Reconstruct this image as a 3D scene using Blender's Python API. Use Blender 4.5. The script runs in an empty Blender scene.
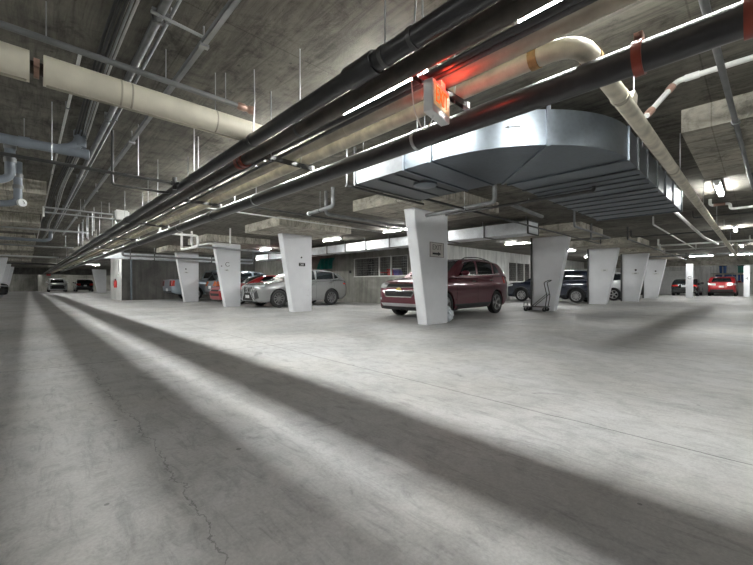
import bpy, bmesh, math, random
from mathutils import Vector, Matrix
from mathutils.bvhtree import BVHTree

random.seed(7)
SC = bpy.context.scene
COL = SC.collection
PI = math.pi

# ------------------------------------------------------------------ camera, world, exposure
F_PX, W_PX = 365.0, 753.0
EYE = 0.95
cam_data = bpy.data.cameras.new('camera')
cam_data.sensor_fit = 'HORIZONTAL'
cam_data.sensor_width = 36.0
cam_data.lens = F_PX / W_PX * 36.0
cam_data.shift_y = 2.0 / W_PX
cam_data.clip_start = 0.05
cam_data.clip_end = 300
cam = bpy.data.objects.new('camera', cam_data)
COL.objects.link(cam)
cam.location = (0, 0, EYE)
cam.rotation_euler = (PI / 2, 0, -math.radians(43.8))
SC.camera = cam

world = bpy.data.worlds.new('world')
world.use_nodes = True
world.node_tree.nodes['Background'].inputs[0].default_value = (0.9, 0.95, 1.0, 1)
world.node_tree.nodes['Background'].inputs[1].default_value = 0.02
SC.world = world

SC.view_settings.view_transform = 'Standard'
SC.view_settings.look = 'None'
SC.view_settings.gamma = 1.0
SC.view_settings.use_curve_mapping = False
SC.view_settings.exposure = 0.62
try:
    SC.cycles.use_denoising = True
    SC.cycles.max_bounces = 8
    SC.cycles.diffuse_bounces = 5
    SC.cycles.sample_clamp_indirect = 6.0
except Exception:
    pass

TUBE_E = 95.0            # radiance of the bare tubes, which light the garage

SLAB = 2.94              # underside of the slab
TOP = SLAB - 0.002       # where hangers meet it
PANEL = 2.68             # underside of the drop panels

# ------------------------------------------------------------------ materials
def nmat(name):
    m = bpy.data.materials.new(name)
    m.use_nodes = True
    nt = m.node_tree
    return m, nt, nt.nodes['Principled BSDF']

def setp(b, **kw):
    names = {'base': 'Base Color', 'rough': 'Roughness', 'metal': 'Metallic', 'coat': 'Coat Weight', 'coat_rough': 'Coat Roughness',
             'spec': 'Specular IOR Level', 'emit': 'Emission Color', 'estr': 'Emission Strength', 'trans': 'Transmission Weight', 'alpha': 'Alpha'}
    for k, v in kw.items():
        s = b.inputs[names[k]]
        if k in ('base', 'emit') and len(v) == 3:
            v = (*v, 1)
        s.default_value = v

def M(name, base, rough=0.6, metal=0.0, vary=0.0, scale=6.0, bump=0.0, **kw):
    """plain material with a little procedural mottling"""
    m, nt, b = nmat(name)
    setp(b, base=base, rough=rough, metal=metal, **kw)
    if vary or bump:
        tc = nt.nodes.new('ShaderNodeTexCoord')
        n = nt.nodes.new('ShaderNodeTexNoise')
        n.inputs['Scale'].default_value = scale
        n.inputs['Detail'].default_value = 6
        nt.links.new(tc.outputs['Object'], n.inputs['Vector'])
        if vary:
            r = nt.nodes.new('ShaderNodeValToRGB')
            r.color_ramp.elements[0].position = 0.3
            r.color_ramp.elements[1].position = 0.7
            r.color_ramp.elements[0].color = (*[c * (1 - vary) for c in base], 1)
            r.color_ramp.elements[1].color = (*[min(1, c * (1 + vary)) for c in base], 1)
            nt.links.new(n.outputs['Fac'], r.inputs['Fac'])
            nt.links.new(r.outputs['Color'], b.inputs['Base Color'])
        if bump:
            bp = nt.nodes.new('ShaderNodeBump')
            bp.inputs['Strength'].default_value = bump
            bp.inputs['Distance'].default_value = 0.02
            nt.links.new(n.outputs['Fac'], bp.inputs['Height'])
            nt.links.new(bp.outputs['Normal'], b.inputs['Normal'])
    return m

class NT:
    """tiny helper to write node maths"""
    def __init__(s, nt): s.nt = nt
    def node(s, t, **ins):
        n = s.nt.nodes.new(t)
        for k, v in ins.items():
            n.inputs[k].default_value = v
        return n
    def link(s, a, b): s.nt.links.new(a, b)
    def math(s, op, a, b=None, c=None, clamp=False):
        n = s.nt.nodes.new('ShaderNodeMath'); n.operation = op; n.use_clamp = clamp
        for i, v in enumerate((a, b, c)):
            if v is None: continue
            if isinstance(v, (int, float)): n.inputs[i].default_value = v
            else: s.link(v, n.inputs[i])
        return n.outputs[0]
    def noise(s, vec, scale, detail=6, rough=0.55, dist=0.0):
        n = s.nt.nodes.new('ShaderNodeTexNoise')
        n.inputs['Scale'].default_value = scale; n.inputs['Detail'].default_value = detail
        n.inputs['Roughness'].default_value = rough; n.inputs['Distortion'].default_value = dist
        s.link(vec, n.inputs['Vector'])
        return n.outputs['Fac']
    def ramp(s, fac, *stops):
        n = s.nt.nodes.new('ShaderNodeValToRGB')
        e = n.color_ramp.elements
        while len(e) < len(stops): e.new(0.5)
        for i, (p, c) in enumerate(stops):
            e[i].position = p
            e[i].color = (*c, 1) if not isinstance(c, (int, float)) else (c, c, c, 1)
        s.link(fac, n.inputs['Fac'])
        return n.outputs['Color']
    def mix(s, mode, fac, a, b):
        n = s.nt.nodes.new('ShaderNodeMix'); n.data_type = 'RGBA'; n.blend_type = mode
        if isinstance(fac, (int, float)): n.inputs[0].default_value = fac
        else: s.link(fac, n.inputs[0])
        for i, v in ((6, a), (7, b)):
            if isinstance(v, tuple): n.inputs[i].default_value = (*v, 1)
            else: s.link(v, n.inputs[i])
        return n.outputs[2]
    def scaled(s, vec, sc, loc=(0, 0, 0), rot=(0, 0, 0)):
        n = s.nt.nodes.new('ShaderNodeMapping')
        n.inputs['Scale'].default_value = sc; n.inputs['Location'].default_value = loc; n.inputs['Rotation'].default_value = rot
        s.link(vec, n.inputs['Vector'])
        return n.outputs['Vector']

def mat_floor():
    m, nt, b = nmat('polished_concrete_floor')
    g = NT(nt)
    p = nt.nodes.new('ShaderNodeNewGeometry').outputs['Position']
    xyz = nt.nodes.new('ShaderNodeSeparateXYZ'); g.link(p, xyz.inputs[0])
    X, Y = xyz.outputs[0], xyz.outputs[1]
    big = g.noise(p, 0.55, 5, 0.6, 0.6)
    col = g.ramp(big, (0.25, (0.33, 0.33, 0.325)), (0.5, (0.47, 0.47, 0.467)), (0.75, (0.60, 0.60, 0.595)))
    med = g.noise(p, 5.0, 9, 0.72, 0.4)
    col = g.mix('MULTIPLY', 0.8, col, g.ramp(med, (0.3, 0.66), (0.5, 0.95), (0.75, 1.12)))
    swirl = g.noise(g.scaled(p, (5, 1.2, 1), rot=(0, 0, 0.6)), 2.2, 8, 0.75, 1.6)
    col = g.mix('MULTIPLY', 0.55, col, g.ramp(swirl, (0.36, 0.6), (0.5, 1.0)))
    fine = g.noise(p, 60, 4, 0.7)
    col = g.mix('MULTIPLY', 0.35, col, g.ramp(fine, (0.35, 0.65), (0.65, 1.15)))
    # dark drips and tyre spots
    v = nt.nodes.new('ShaderNodeTexVoronoi'); v.inputs['Scale'].default_value = 3.0; g.link(p, v.inputs['Vector'])
    spot = g.math('LESS_THAN', v.outputs['Distance'], g.math('MULTIPLY', g.noise(p, 1.3), 0.085))
    col = g.mix('MULTIPLY', g.math('MULTIPLY', spot, 0.6), col, (0.25, 0.25, 0.25))
    blot = g.noise(p, 1.7, 6, 0.65, 1.0)
    col = g.mix('MULTIPLY', 0.7, col, g.ramp(blot, (0.27, 0.45), (0.36, 1.0)))
    warm = g.noise(p, 0.8, 4, 0.5, 0.4)
    col = g.mix('MULTIPLY', 1.0, col, g.ramp(warm, (0.35, (1.0, 1.0, 1.01)), (0.7, (1.0, 0.975, 0.94))))
    # saw-cut joints and a wandering crack
    wob = g.math('MULTIPLY', g.math('SUBTRACT', g.noise(p, 3.0, 6), 0.5), 0.05)
    def line(coord, at, width, wobble):
        d = g.math('ABSOLUTE', g.math('SUBTRACT', g.math('ADD', coord, wobble), at))
        return g.math('LESS_THAN', d, width)
    wob2 = g.math('MULTIPLY', g.math('SUBTRACT', g.noise(p, 2.6, 7, 0.65), 0.5), 0.34)
    j1 = line(X, 2.76, 0.006, wob)
    slant = g.math('ADD', Y, g.math('MULTIPLY', X, 0.14))
    j2 = line(slant, 5.62, 0.009, wob)
    j3 = line(X, 8.3, 0.008, wob)
    near = g.math('MULTIPLY', g.math('LESS_THAN', Y, 5.4), g.math('GREATER_THAN', Y, 1.1))
    c1 = g.math('MULTIPLY', g.math('MULTIPLY', line(X, 0.52, 0.0035, wob2), near), 0.7)
    lines = g.math('MAXIMUM', g.math('MAXIMUM', j1, j2), g.math('MAXIMUM', c1, j3))
    col = g.mix('MULTIPLY', g.math('MULTIPLY', lines, 0.72), col, (0.2, 0.2, 0.2))
    g.link(col, b.inputs['Base Color'])
    rgh = nt.nodes.new('ShaderNodeMapRange'); g.link(med, rgh.inputs[0]); rgh.inputs[3].default_value = 0.42; rgh.inputs[4].default_value = 0.68
    g.link(rgh.outputs[0], b.inputs['Roughness'])
    setp(b, spec=0.28)
    bp = nt.nodes.new('ShaderNodeBump'); bp.inputs['Strength'].default_value = 0.18; bp.inputs['Distance'].default_value = 0.01
    g.link(g.math('SUBTRACT', fine, lines), bp.inputs['Height']); g.link(bp.outputs['Normal'], b.inputs['Normal'])
    return m

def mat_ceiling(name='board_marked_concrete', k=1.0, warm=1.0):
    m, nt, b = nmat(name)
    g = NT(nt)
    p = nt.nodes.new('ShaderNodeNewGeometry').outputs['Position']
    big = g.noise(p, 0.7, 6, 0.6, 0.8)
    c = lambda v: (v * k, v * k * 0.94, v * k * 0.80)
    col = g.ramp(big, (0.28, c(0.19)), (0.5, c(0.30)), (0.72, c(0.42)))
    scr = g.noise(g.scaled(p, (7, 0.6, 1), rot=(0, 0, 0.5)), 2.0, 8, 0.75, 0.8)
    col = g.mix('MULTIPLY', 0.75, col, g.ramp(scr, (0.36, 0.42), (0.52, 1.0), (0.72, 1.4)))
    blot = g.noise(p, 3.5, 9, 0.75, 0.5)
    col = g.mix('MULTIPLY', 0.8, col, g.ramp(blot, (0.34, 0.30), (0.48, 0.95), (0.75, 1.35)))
    v = nt.nodes.new('ShaderNodeTexVoronoi'); v.inputs['Scale'].default_value = 3.5; g.link(p, v.inputs['Vector'])
    spot = g.math('LESS_THAN', v.outputs['Distance'], 0.05)
    col = g.mix('MULTIPLY', g.math('MULTIPLY', spot, 0.6), col, (0.3, 0.3, 0.3))
    # plywood form joints
    xyz = nt.nodes.new('ShaderNodeSeparateXYZ'); g.link(p, xyz.inputs[0])
    def joint(co, step, off):
        f = g.math('FRACT', g.math('DIVIDE', g.math('ADD', co, off), step))
        return g.math('LESS_THAN', f, 0.012 / step)
    jj = g.math('MAXIMUM', joint(xyz.outputs[0], 1.22, 50.3), joint(xyz.outputs[1], 2.44, 50.9))
    col = g.mix('MULTIPLY', g.math('MULTIPLY', jj, 0.45), col, (0.35, 0.33, 0.3))
    g.link(col, b.inputs['Base Color'])
    setp(b, rough=0.85, spec=0.25)
    bp = nt.nodes.new('ShaderNodeBump'); bp.inputs['Strength'].default_value = 0.35; bp.inputs['Distance'].default_value = 0.02
    g.link(blot, bp.inputs['Height']); g.link(bp.outputs['Normal'], b.inputs['Normal'])
    return m

def mat_wall(name, base, k=0.35):
    m, nt, b = nmat(name)
    g = NT(nt)
    p = nt.nodes.new('ShaderNodeNewGeometry').outputs['Position']
    n1 = g.noise(p, 0.9, 8, 0.65, 0.5)
    lo = tuple(v * (1 - k) for v in base); hi = tuple(min(1, v * (1 + k)) for v in base)
    col = g.ramp(n1, (0.3, lo), (0.7, hi))
    drip = g.noise(g.scaled(p, (3, 3, 0.35)), 1.6, 7, 0.7, 0.3)
    col = g.mix('MULTIPLY', 0.6, col, g.ramp(drip, (0.35, 0.55), (0.6, 1.1)))
    g.link(col, b.inputs['Base Color'])
    setp(b, rough=0.85, spec=0.25)
    bp = nt.nodes.new('ShaderNodeBump'); bp.inputs['Strength'].default_value = 0.25; bp.inputs['Distance'].default_value = 0.02
    g.link(n1, bp.inputs['Height']); g.link(bp.outputs['Normal'], b.inputs['Normal'])
    return m

def mat_column():
    """white painted concrete, scuffed"""
    m, nt, b = nmat('white_painted_concrete')
    g = NT(nt)
    p = nt.nodes.new('ShaderNodeNewGeometry').outputs['Position']
    n1 = g.noise(p, 1.4, 5, 0.55)
    col = g.ramp(n1, (0.3, (0.76, 0.77, 0.80)), (0.7, (0.86, 0.87, 0.90)))
    sc = g.noise(g.scaled(p, (3, 3, 1.6)), 2.2, 9, 0.7, 1.4)
    col = g.mix('MULTIPLY', 0.5, col, g.ramp(sc, (0.27, 0.45), (0.36, 1.0)))
    g.link(col, b.inputs['Base Color'])
    setp(b, rough=0.6, spec=0.3)
    bp = nt.nodes.new('ShaderNodeBump'); bp.inputs['Strength'].default_value = 0.12; bp.inputs['Distance'].default_value = 0.01
    g.link(sc, bp.inputs['Height']); g.link(bp.outputs['Normal'], b.inputs['Normal'])
    return m

def mat_tin(name='galvanized_sheet', base=(0.62, 0.66, 0.70), rough=0.34):
    m, nt, b = nmat(name)
    g = NT(nt)
    p = nt.nodes.new('ShaderNodeNewGeometry').outputs['Position']
    v = nt.nodes.new('ShaderNodeTexVoronoi'); v.inputs['Scale'].default_value = 22; g.link(p, v.inputs['Vector'])
    n1 = g.noise(p, 2.5, 6, 0.6, 0.5)
    col = g.ramp(n1, (0.3, tuple(c * 0.8 for c in base)), (0.7, tuple(min(1, c * 1.1) for c in base)))
    col = g.mix('MULTIPLY', 0.25, col, g.ramp(v.outputs['Distance'], (0.1, 0.8), (0.6, 1.1)))
    g.link(col, b.inputs['Base Color'])
    setp(b, metal=0.85, rough=rough)
    rr = nt.nodes.new('ShaderNodeMapRange'); g.link(n1, rr.inputs[0]); rr.inputs[3].default_value = rough - 0.06; rr.inputs[4].default_value = rough + 0.16
    g.link(rr.outputs[0], b.inputs['Roughness'])
    return m

def E(name, col, s, base=(0.8, 0.8, 0.8)):
    m, nt, b = nmat(name)
    setp(b, base=base, rough=0.5, emit=col, estr=s)
    return m

MT = dict(
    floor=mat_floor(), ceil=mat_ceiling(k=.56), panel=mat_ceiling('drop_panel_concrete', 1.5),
    wall=mat_wall('stained_concrete_wall', (0.26, 0.255, 0.23)), dwall=mat_wall('dark_concrete_wall', (0.16, 0.155, 0.145)),
    wwall=mat_wall('white_painted_wall', (0.74, 0.74, 0.72), 0.12), column=mat_column(),
    black=M('black_plastic_pipe', (0.022, 0.022, 0.024), 0.32, vary=0.3, scale=9),
    brown=M('rusty_black_pipe', (0.045, 0.036, 0.028), 0.5, vary=0.5, scale=7, bump=0.1),
    cream=M('cream_pipe_jacket', (0.68, 0.64, 0.53), 0.3, vary=0.12, scale=5, bump=0.05),
    creamd=M('cream_pipe_seam', (0.40, 0.37, 0.29), 0.6, vary=0.2),
    beige=M('shaded_cream_pipe', (0.40, 0.365, 0.29), 0.5, vary=0.2, scale=6),  # cream pipe colour darkened to carry the shade on its underside
    dirty=M('dirty_cream_pipe', (0.62, 0.58, 0.47), 0.5, vary=0.28, scale=7, bump=0.1),
    gray=M('grey_steel_pipe', (0.20, 0.205, 0.21), 0.42, 0.35, vary=0.2),
    bluegray=M('blue_grey_drain_pipe', (0.19, 0.215, 0.25), 0.45, vary=0.15),
    zinc=M('zinc_conduit', (0.42, 0.435, 0.445), 0.4, 0.7, vary=0.15),
    white=M('white_enamel', (0.80, 0.80, 0.79), 0.45, vary=0.06),
    whitepipe=M('white_pipe', (0.74, 0.74, 0.72), 0.4, vary=0.1),
    copper=M('pinkish_copper', (0.40, 0.255, 0.205), 0.45, 0.4, vary=0.25),
    red=M('red_clamp_paint', (0.20, 0.028, 0.014), 0.45, vary=0.2),
    tin=mat_tin('galvanized_sheet', (0.20, 0.228, 0.258), 0.34), tind=mat_tin('dull_galvanized_sheet', (0.16, 0.17, 0.18), 0.42), tinw=mat_tin('bright_duct_sheet', (0.78, 0.80, 0.83), 0.45),
    cable=M('dark_cable', (0.03, 0.03, 0.03), 0.55), steel=M('dark_steel', (0.09, 0.09, 0.09), 0.45, 0.6, vary=0.2),
    rust=M('rust_stain', (0.30, 0.19, 0.08), 0.8, vary=0.4, scale=30),
    rubber=M('tyre_rubber', (0.018, 0.018, 0.019), 0.75, vary=0.2), alloy=M('alloy_wheel', (0.50, 0.50, 0.51), 0.28, 0.8),
    darkalloy=M('dark_alloy_wheel', (0.22, 0.22, 0.225), 0.35, 0.7),
    chrome=M('chrome', (0.80, 0.80, 0.80), 0.14, 1.0), glass=M('tinted_car_glass', (0.012, 0.016, 0.018), 0.06, spec=0.6),
    clad=M('black_cladding', (0.03, 0.03, 0.032), 0.6), under=M('car_underside', (0.015, 0.015, 0.016), 0.8),
    maroon=M('maroon_car_paint', (0.115, 0.012, 0.026), 0.28, 0.25, coat=1.0, coat_rough=0.05),
    silver=M('silver_car_paint', (0.36, 0.365, 0.37), 0.27, 0.6, coat=1.0, coat_rough=0.05),
    navy=M('navy_car_paint', (0.012, 0.018, 0.04), 0.25, 0.2, coat=1.0, coat_rough=0.05),
    carwhite=M('white_car_paint', (0.75, 0.76, 0.78), 0.3, coat=1.0, coat_rough=0.05),
    carred=M('red_car_paint', (0.36, 0.012, 0.018), 0.28, 0.15, coat=1.0, coat_rough=0.05),
    slate=M('slate_blue_car_paint', (0.10, 0.125, 0.155), 0.3, 0.4, coat=1.0, coat_rough=0.05),
    carblack=M('black_car_paint', (0.012, 0.012, 0.014), 0.25, coat=1.0, coat_rough=0.05),
    paleblue=M('pale_blue_truck_paint', (0.33, 0.39, 0.44), 0.32, 0.4, coat=1.0, coat_rough=0.05),
    lens=M('clear_lamp_lens', (0.75, 0.77, 0.80), 0.12, 0.3, coat=1.0), tail=M('red_lamp_lens', (0.42, 0.02, 0.015), 0.2, coat=1.0),
    amber=M('orange_lamp_lens', (0.62, 0.13, 0.03), 0.25, coat=1.0), gold=M('gold_emblem', (0.75, 0.55, 0.16), 0.3, 0.8),
    plate=M('pale_number_plate', (0.75, 0.76, 0.76), 0.5), ink=M('black_ink', (0.012, 0.012, 0.012), 0.6),
    signw=M('pale_sign_board', (0.50, 0.47, 0.45), 0.5), greyink=M('grey_ink', (0.13, 0.125, 0.12), 0.6),
    exitface=E('exit_sign_face', (1.0, 0.60, 0.30), 0.22, (.42, .30, .18)), exitink=E('exit_sign_letters', (1.0, 0.17, 0.02), 0.6, (.25, .03, .01)),
    teal=M('teal_plastic', (0.01, 0.20, 0.17), 0.5, vary=0.3), blue=M('blue_plastic', (0.03, 0.10, 0.32), 0.5, vary=0.2),
    purple=M('purple_plastic', (0.09, 0.06, 0.30), 0.5), redp=M('red_plastic', (0.40, 0.02, 0.02), 0.5),
    wood=M('pale_board', (0.42, 0.38, 0.31), 0.7, vary=0.2), bag=M('translucent_white_bag', (0.72, 0.76, 0.80), 0.4, vary=0.15),
    wire=M('white_wire_frame', (0.60, 0.60, 0.58), 0.5),
)

# ------------------------------------------------------------------ mesh helpers
def new_obj(name, bm, mat, parent=None, smooth=None):
    me = bpy.data.meshes.new(name)
    bmesh.ops.recalc_face_normals(bm, faces=bm.faces)
    bm.to_mesh(me); bm.free()
    mats = mat if isinstance(mat, (list, tuple)) else [mat]
    for mm in mats: me.materials.append(mm)
    if smooth is not None:
        for p in me.polygons: p.use_smooth = True
        me.set_sharp_from_angle(angle=math.radians(smooth))
    o = bpy.data.objects.new(name, me)
    COL.objects.link(o)
    if parent is not None: o.parent = parent
    return o

def tag(o, label=None, cat=None, group=None, kind=None):
    if label: o['label'] = label
    if cat: o['category'] = cat
    if group: o['group'] = group
    if kind: o['kind'] = kind
    return o

def empty(name, loc=(0, 0, 0), rz=0.0):
    o = bpy.data.objects.new(name, None)
    o.empty_display_size = 0.2
    COL.objects.link(o)
    o.location = loc; o.rotation_euler = (0, 0, rz)
    return o

def copy_tree(o, parent=None):
    c = o.copy(); COL.objects.link(c)
    if parent is not None: c.parent = parent
    for ch in list(o.children): copy_tree(ch, c)
    return c

def B(): return bmesh.new()

def box(bm, x0, y0, z0, x1, y1, z1, mi=0):
    vs = [bm.verts.new((x, y, z)) for z in (z0, z1) for y in (y0, y1) for x in (x0, x1)]
    for f in ((0, 2, 3, 1), (4, 5, 7, 6), (0, 1, 5, 4), (2, 6, 7, 3), (0, 4, 6, 2), (1, 3, 7, 5)):
        fc = bm.faces.new([vs[i] for i in f]); fc.material_index = mi
    return vs

def prism(bm, pts, d, mi=0):
    """polygon pts (3D) pushed along vector d"""
    d = Vector(d)
    a = [bm.verts.new(Vector(p)) for p in pts]
    b = [bm.verts.new(Vector(p) + d) for p in pts]
    bm.faces.new(a).material_index = mi
    bm.faces.new(b[::-1]).material_index = mi
    n = len(pts)
    for i in range(n):
        bm.faces.new((a[i], a[(i + 1) % n], b[(i + 1) % n], b[i])).material_index = mi

def tube(bm, pts, r, seg=10, caps=True, mi=0):
    pts = [Vector(p) for p in pts]
    n = len(pts)
    rs = r if isinstance(r, (list, tuple)) else [r] * n
    tang = []
    for i in range(n):
        a = pts[max(i - 1, 0)]; b = pts[min(i + 1, n - 1)]
        if 0 < i < n - 1:
            t = (pts[i] - a).normalized() + (b - pts[i]).normalized()
        else: t = b - a
        tang.append(t.normalized())
    t0 = tang[0]
    up = Vector((0, 0, 1)) if abs(t0.z) < 0.9 else Vector((1, 0, 0))
    nrm = t0.cross(up).normalized()
    rings = []
    for i in range(n):
        t = tang[i]
        nrm = (nrm - t * nrm.dot(t)).normalized()
        bn = t.cross(nrm)
        k = 1.0
        if 0 < i < n - 1:
            cs = max(0.5, tang[i].dot((pts[i + 1] - pts[i]).normalized())); k = 1.0 / cs if cs < 0.98 else 1.0
        rings.append([bm.verts.new(pts[i] + (nrm * math.cos(2 * PI * j / seg) + bn * math.sin(2 * PI * j / seg)) * rs[i]) for j in range(seg)])
    for i in range(n - 1):
        for j in range(seg):
            f = bm.faces.new((rings[i][j], rings[i][(j + 1) % seg], rings[i + 1][(j + 1) % seg], rings[i + 1][j])); f.material_index = mi
    if caps:
        bm.faces.new(rings[0][::-1]).material_index = mi
        bm.faces.new(rings[-1]).material_index = mi

def bend(pts, r, n=5):
    """round the corners of a polyline with radius r"""
    pts = [Vector(p) for p in pts]
    out = [pts[0]]
    for i in range(1, len(pts) - 1):
        a, p, b = pts[i - 1], pts[i], pts[i + 1]
        da, db = (a - p), (b - p)
        k = min(r, da.length * 0.49, db.length * 0.49)
        A, Bq = p + da.normalized() * k, p + db.normalized() * k
        for j in range(n + 1):
            t = j / n
            out.append(A * (1 - t) ** 2 + p * 2 * t * (1 - t) + Bq * t ** 2)
    out.append(pts[-1])
    return out

def lathe(bm, prof, origin, axis, seg=20, mi=0, caps=True):
    """prof: (radius, along) pairs about axis"""
    ax = Vector(axis).normalized(); o = Vector(origin)
    up = Vector((0, 0, 1)) if abs(ax.z) < 0.9 else Vector((1, 0, 0))
    e1 = ax.cross(up).normalized(); e2 = ax.cross(e1)
    rings = []
    for r, h in prof:
        rings.append([bm.verts.new(o + ax * h + (e1 * math.cos(2 * PI * j / seg) + e2 * math.sin(2 * PI * j / seg)) * max(r, 1e-4)) for j in range(seg)])
    for i in range(len(prof) - 1):
        for j in range(seg):
            bm.faces.new((rings[i][j], rings[i][(j + 1) % seg], rings[i + 1][(j + 1) % seg], rings[i + 1][j])).material_index = mi
    if caps:
        bm.faces.new(rings[0][::-1]).material_index = mi
        bm.faces.new(rings[-1]).material_index = mi

def ring(bm, c, axis, r, rr, seg=18, a0=0.0, a1=2 * PI, mi=0):
    """round band about an axis"""
    ax = Vector(axis).normalized(); c = Vector(c)
    up = Vector((0, 0, 1)) if abs(ax.z) < 0.9 else Vector((1, 0, 0))
    e1 = ax.cross(up).normalized(); e2 = ax.cross(e1)
    pts = [c + (e1 * math.cos(a0 + (a1 - a0) * i / seg) + e2 * math.sin(a0 + (a1 - a0) * i / seg)) * r for i in range(seg + 1)]
    tube(bm, pts, rr, 6, True, mi)

def band(bm, c, axis, r, w, t=0.004, seg=20, mi=0):
    lathe(bm, [(r, -w / 2), (r + t, -w / 2), (r + t, w / 2), (r, w / 2)], c, axis, seg, mi, False)

def text_obj(s, size, mat, parent, loc, rot, name='lettering', depth=0.002, align='CENTER'):
    cu = bpy.data.curves.new(name, 'FONT')
    cu.body = s; cu.size = size; cu.extrude = depth; cu.align_x = align; cu.align_y = 'CENTER'
    tmp = bpy.data.objects.new('tmp_text', cu)
    COL.objects.link(tmp)
    dg = bpy.context.evaluated_depsgraph_get()
    me = bpy.data.meshes.new_from_object(tmp.evaluated_get(dg))
    bpy.data.objects.remove(tmp); bpy.data.curves.remove(cu)
    me.materials.clear(); me.materials.append(mat)
    o = bpy.data.objects.new(name, me); COL.objects.link(o)
    if parent is not None: o.parent = parent
    o.location = loc; o.rotation_euler = rot
    return o

def struct(name, bm, mat, smooth=None, label=None):
    o = new_obj(name, bm, mat, None, smooth)
    o['kind'] = 'structure'
    if label: o['label'] = label
    return o

# ------------------------------------------------------------------ the building
Y0, X0, YF, XF = -9.0, -8.0, 68.0, 47.0
b = B(); box(b, X0 - .3, Y0 - .3, -0.3, XF + .3, YF + .3, 0.0); struct('floor', b, MT['floor'], label='pale grey worn concrete garage floor')
b = B(); box(b, X0 - .3, Y0 - .3, SLAB, XF + .3, YF + .3, SLAB + .3); struct('ceiling', b, MT['ceil'], label='dark board-marked concrete garage ceiling')
b = B(); box(b, X0 - .3, Y0 - .3, 0, X0, YF + .3, SLAB); struct('wall_west', b, MT['wall'])
b = B(); box(b, X0, Y0 - .3, 0, XF, Y0, SLAB); struct('wall_south', b, MT['wall'])
b = B(); box(b, X0, YF, 0, 13, YF + .3, SLAB); struct('wall_north', b, MT['wall'])
b = B(); box(b, XF, Y0, 0, XF + .3, 10.75, SLAB); struct('wall_east', b, MT['wwall'])
# pier block with the white end face at the far side of the bays
b = B(); box(b, 4.1, 26.3, 0, 13, 30.2, SLAB); o = struct('wall_pier', b, [MT['dwall'], MT['wwall']])
for p in o.data.polygons:
    if p.normal.x < -0.9: p.material_index = 1
# wall behind the left bays, with its wire-fronted opening
WX = 12.5
b = B()
box(b, WX, 10.75, 0, WX + .2, 26.3, 1.36); box(b, WX, 10.75, 2.3, WX + .2, 26.3, SLAB)
box(b, WX, 10.75, 1.36, WX + .2, 11.0, 2.3); box(b, WX, 14.75, 1.36, WX + .2, 26.3, 2.3)
struct('wall_bay_back', b, MT['wall'])
b = B(); box(b, 13, 30.2, 0, 13.2, YF, SLAB); struct('wall_bay_back_far', b, MT['wall'])
# wall behind the right bays, with its own opening
WY = 10.75
b = B()
box(b, WX + .2, WY, 0, XF, WY + .2, 1.15); box(b, WX + .2, WY, 2.35, XF, WY + .2, SLAB)
box(b, WX + .2, WY, 1.15, 21.8, WY + .2, 2.35); box(b, 25.2, WY, 1.15, XF, WY + .2, 2.35)
struct('wall_store', b, MT['wwall'])
# store room shells behind the two openings
b = B(); box(b, 15.6, 11.0, 0, 15.8, 26.3, SLAB); box(b, 12.7, 15.4, 0, 15.6, 15.55, SLAB); struct('wall_store_inside', b, MT['dwall'])
b = B(); box(b, 21.2, 13.6, 0, 25.9, 13.8, SLAB); box(b, 21.1, WY + .2, 0, 21.2, 13.8, SLAB); box(b, 25.9, WY + .2, 0, 26.0, 13.8, SLAB); struct('wall_store_inside_far', b, MT['dwall'])
# low beam across the far end of the left aisle, and a pilaster
b = B(); box(b, X0, 61.0, 2.2, 13, 61.5, SLAB); struct('beam_far', b, MT['dwall'])
b = B(); box(b, 1.1, 66.0, 0, 1.5, YF, SLAB); struct('pillar_far', b, MT['wall'])
b = B(); box(b, 36.0, -2.0, 2.35, 36.4, 10.7, SLAB); struct('beam_east', b, MT['ceil'])

# drop panels under the slab
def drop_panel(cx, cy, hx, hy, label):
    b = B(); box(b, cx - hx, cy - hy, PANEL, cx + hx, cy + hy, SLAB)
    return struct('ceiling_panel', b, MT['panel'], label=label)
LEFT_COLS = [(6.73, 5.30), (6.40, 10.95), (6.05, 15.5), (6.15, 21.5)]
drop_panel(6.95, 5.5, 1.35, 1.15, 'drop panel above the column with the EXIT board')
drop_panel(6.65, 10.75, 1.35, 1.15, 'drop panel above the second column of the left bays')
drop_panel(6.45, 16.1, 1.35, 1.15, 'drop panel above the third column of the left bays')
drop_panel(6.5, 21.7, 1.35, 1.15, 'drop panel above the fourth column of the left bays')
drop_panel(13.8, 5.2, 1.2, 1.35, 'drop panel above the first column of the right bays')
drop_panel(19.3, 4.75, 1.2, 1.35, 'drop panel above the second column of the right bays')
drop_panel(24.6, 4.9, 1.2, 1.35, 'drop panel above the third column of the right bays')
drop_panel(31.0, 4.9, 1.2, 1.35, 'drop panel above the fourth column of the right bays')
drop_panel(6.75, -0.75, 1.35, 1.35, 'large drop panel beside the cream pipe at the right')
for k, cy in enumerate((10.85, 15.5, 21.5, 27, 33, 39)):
    drop_panel(-1.1, cy, 1.38, 1.3 if k else 1.35, 'drop panel over the far side of the left aisle')

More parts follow.
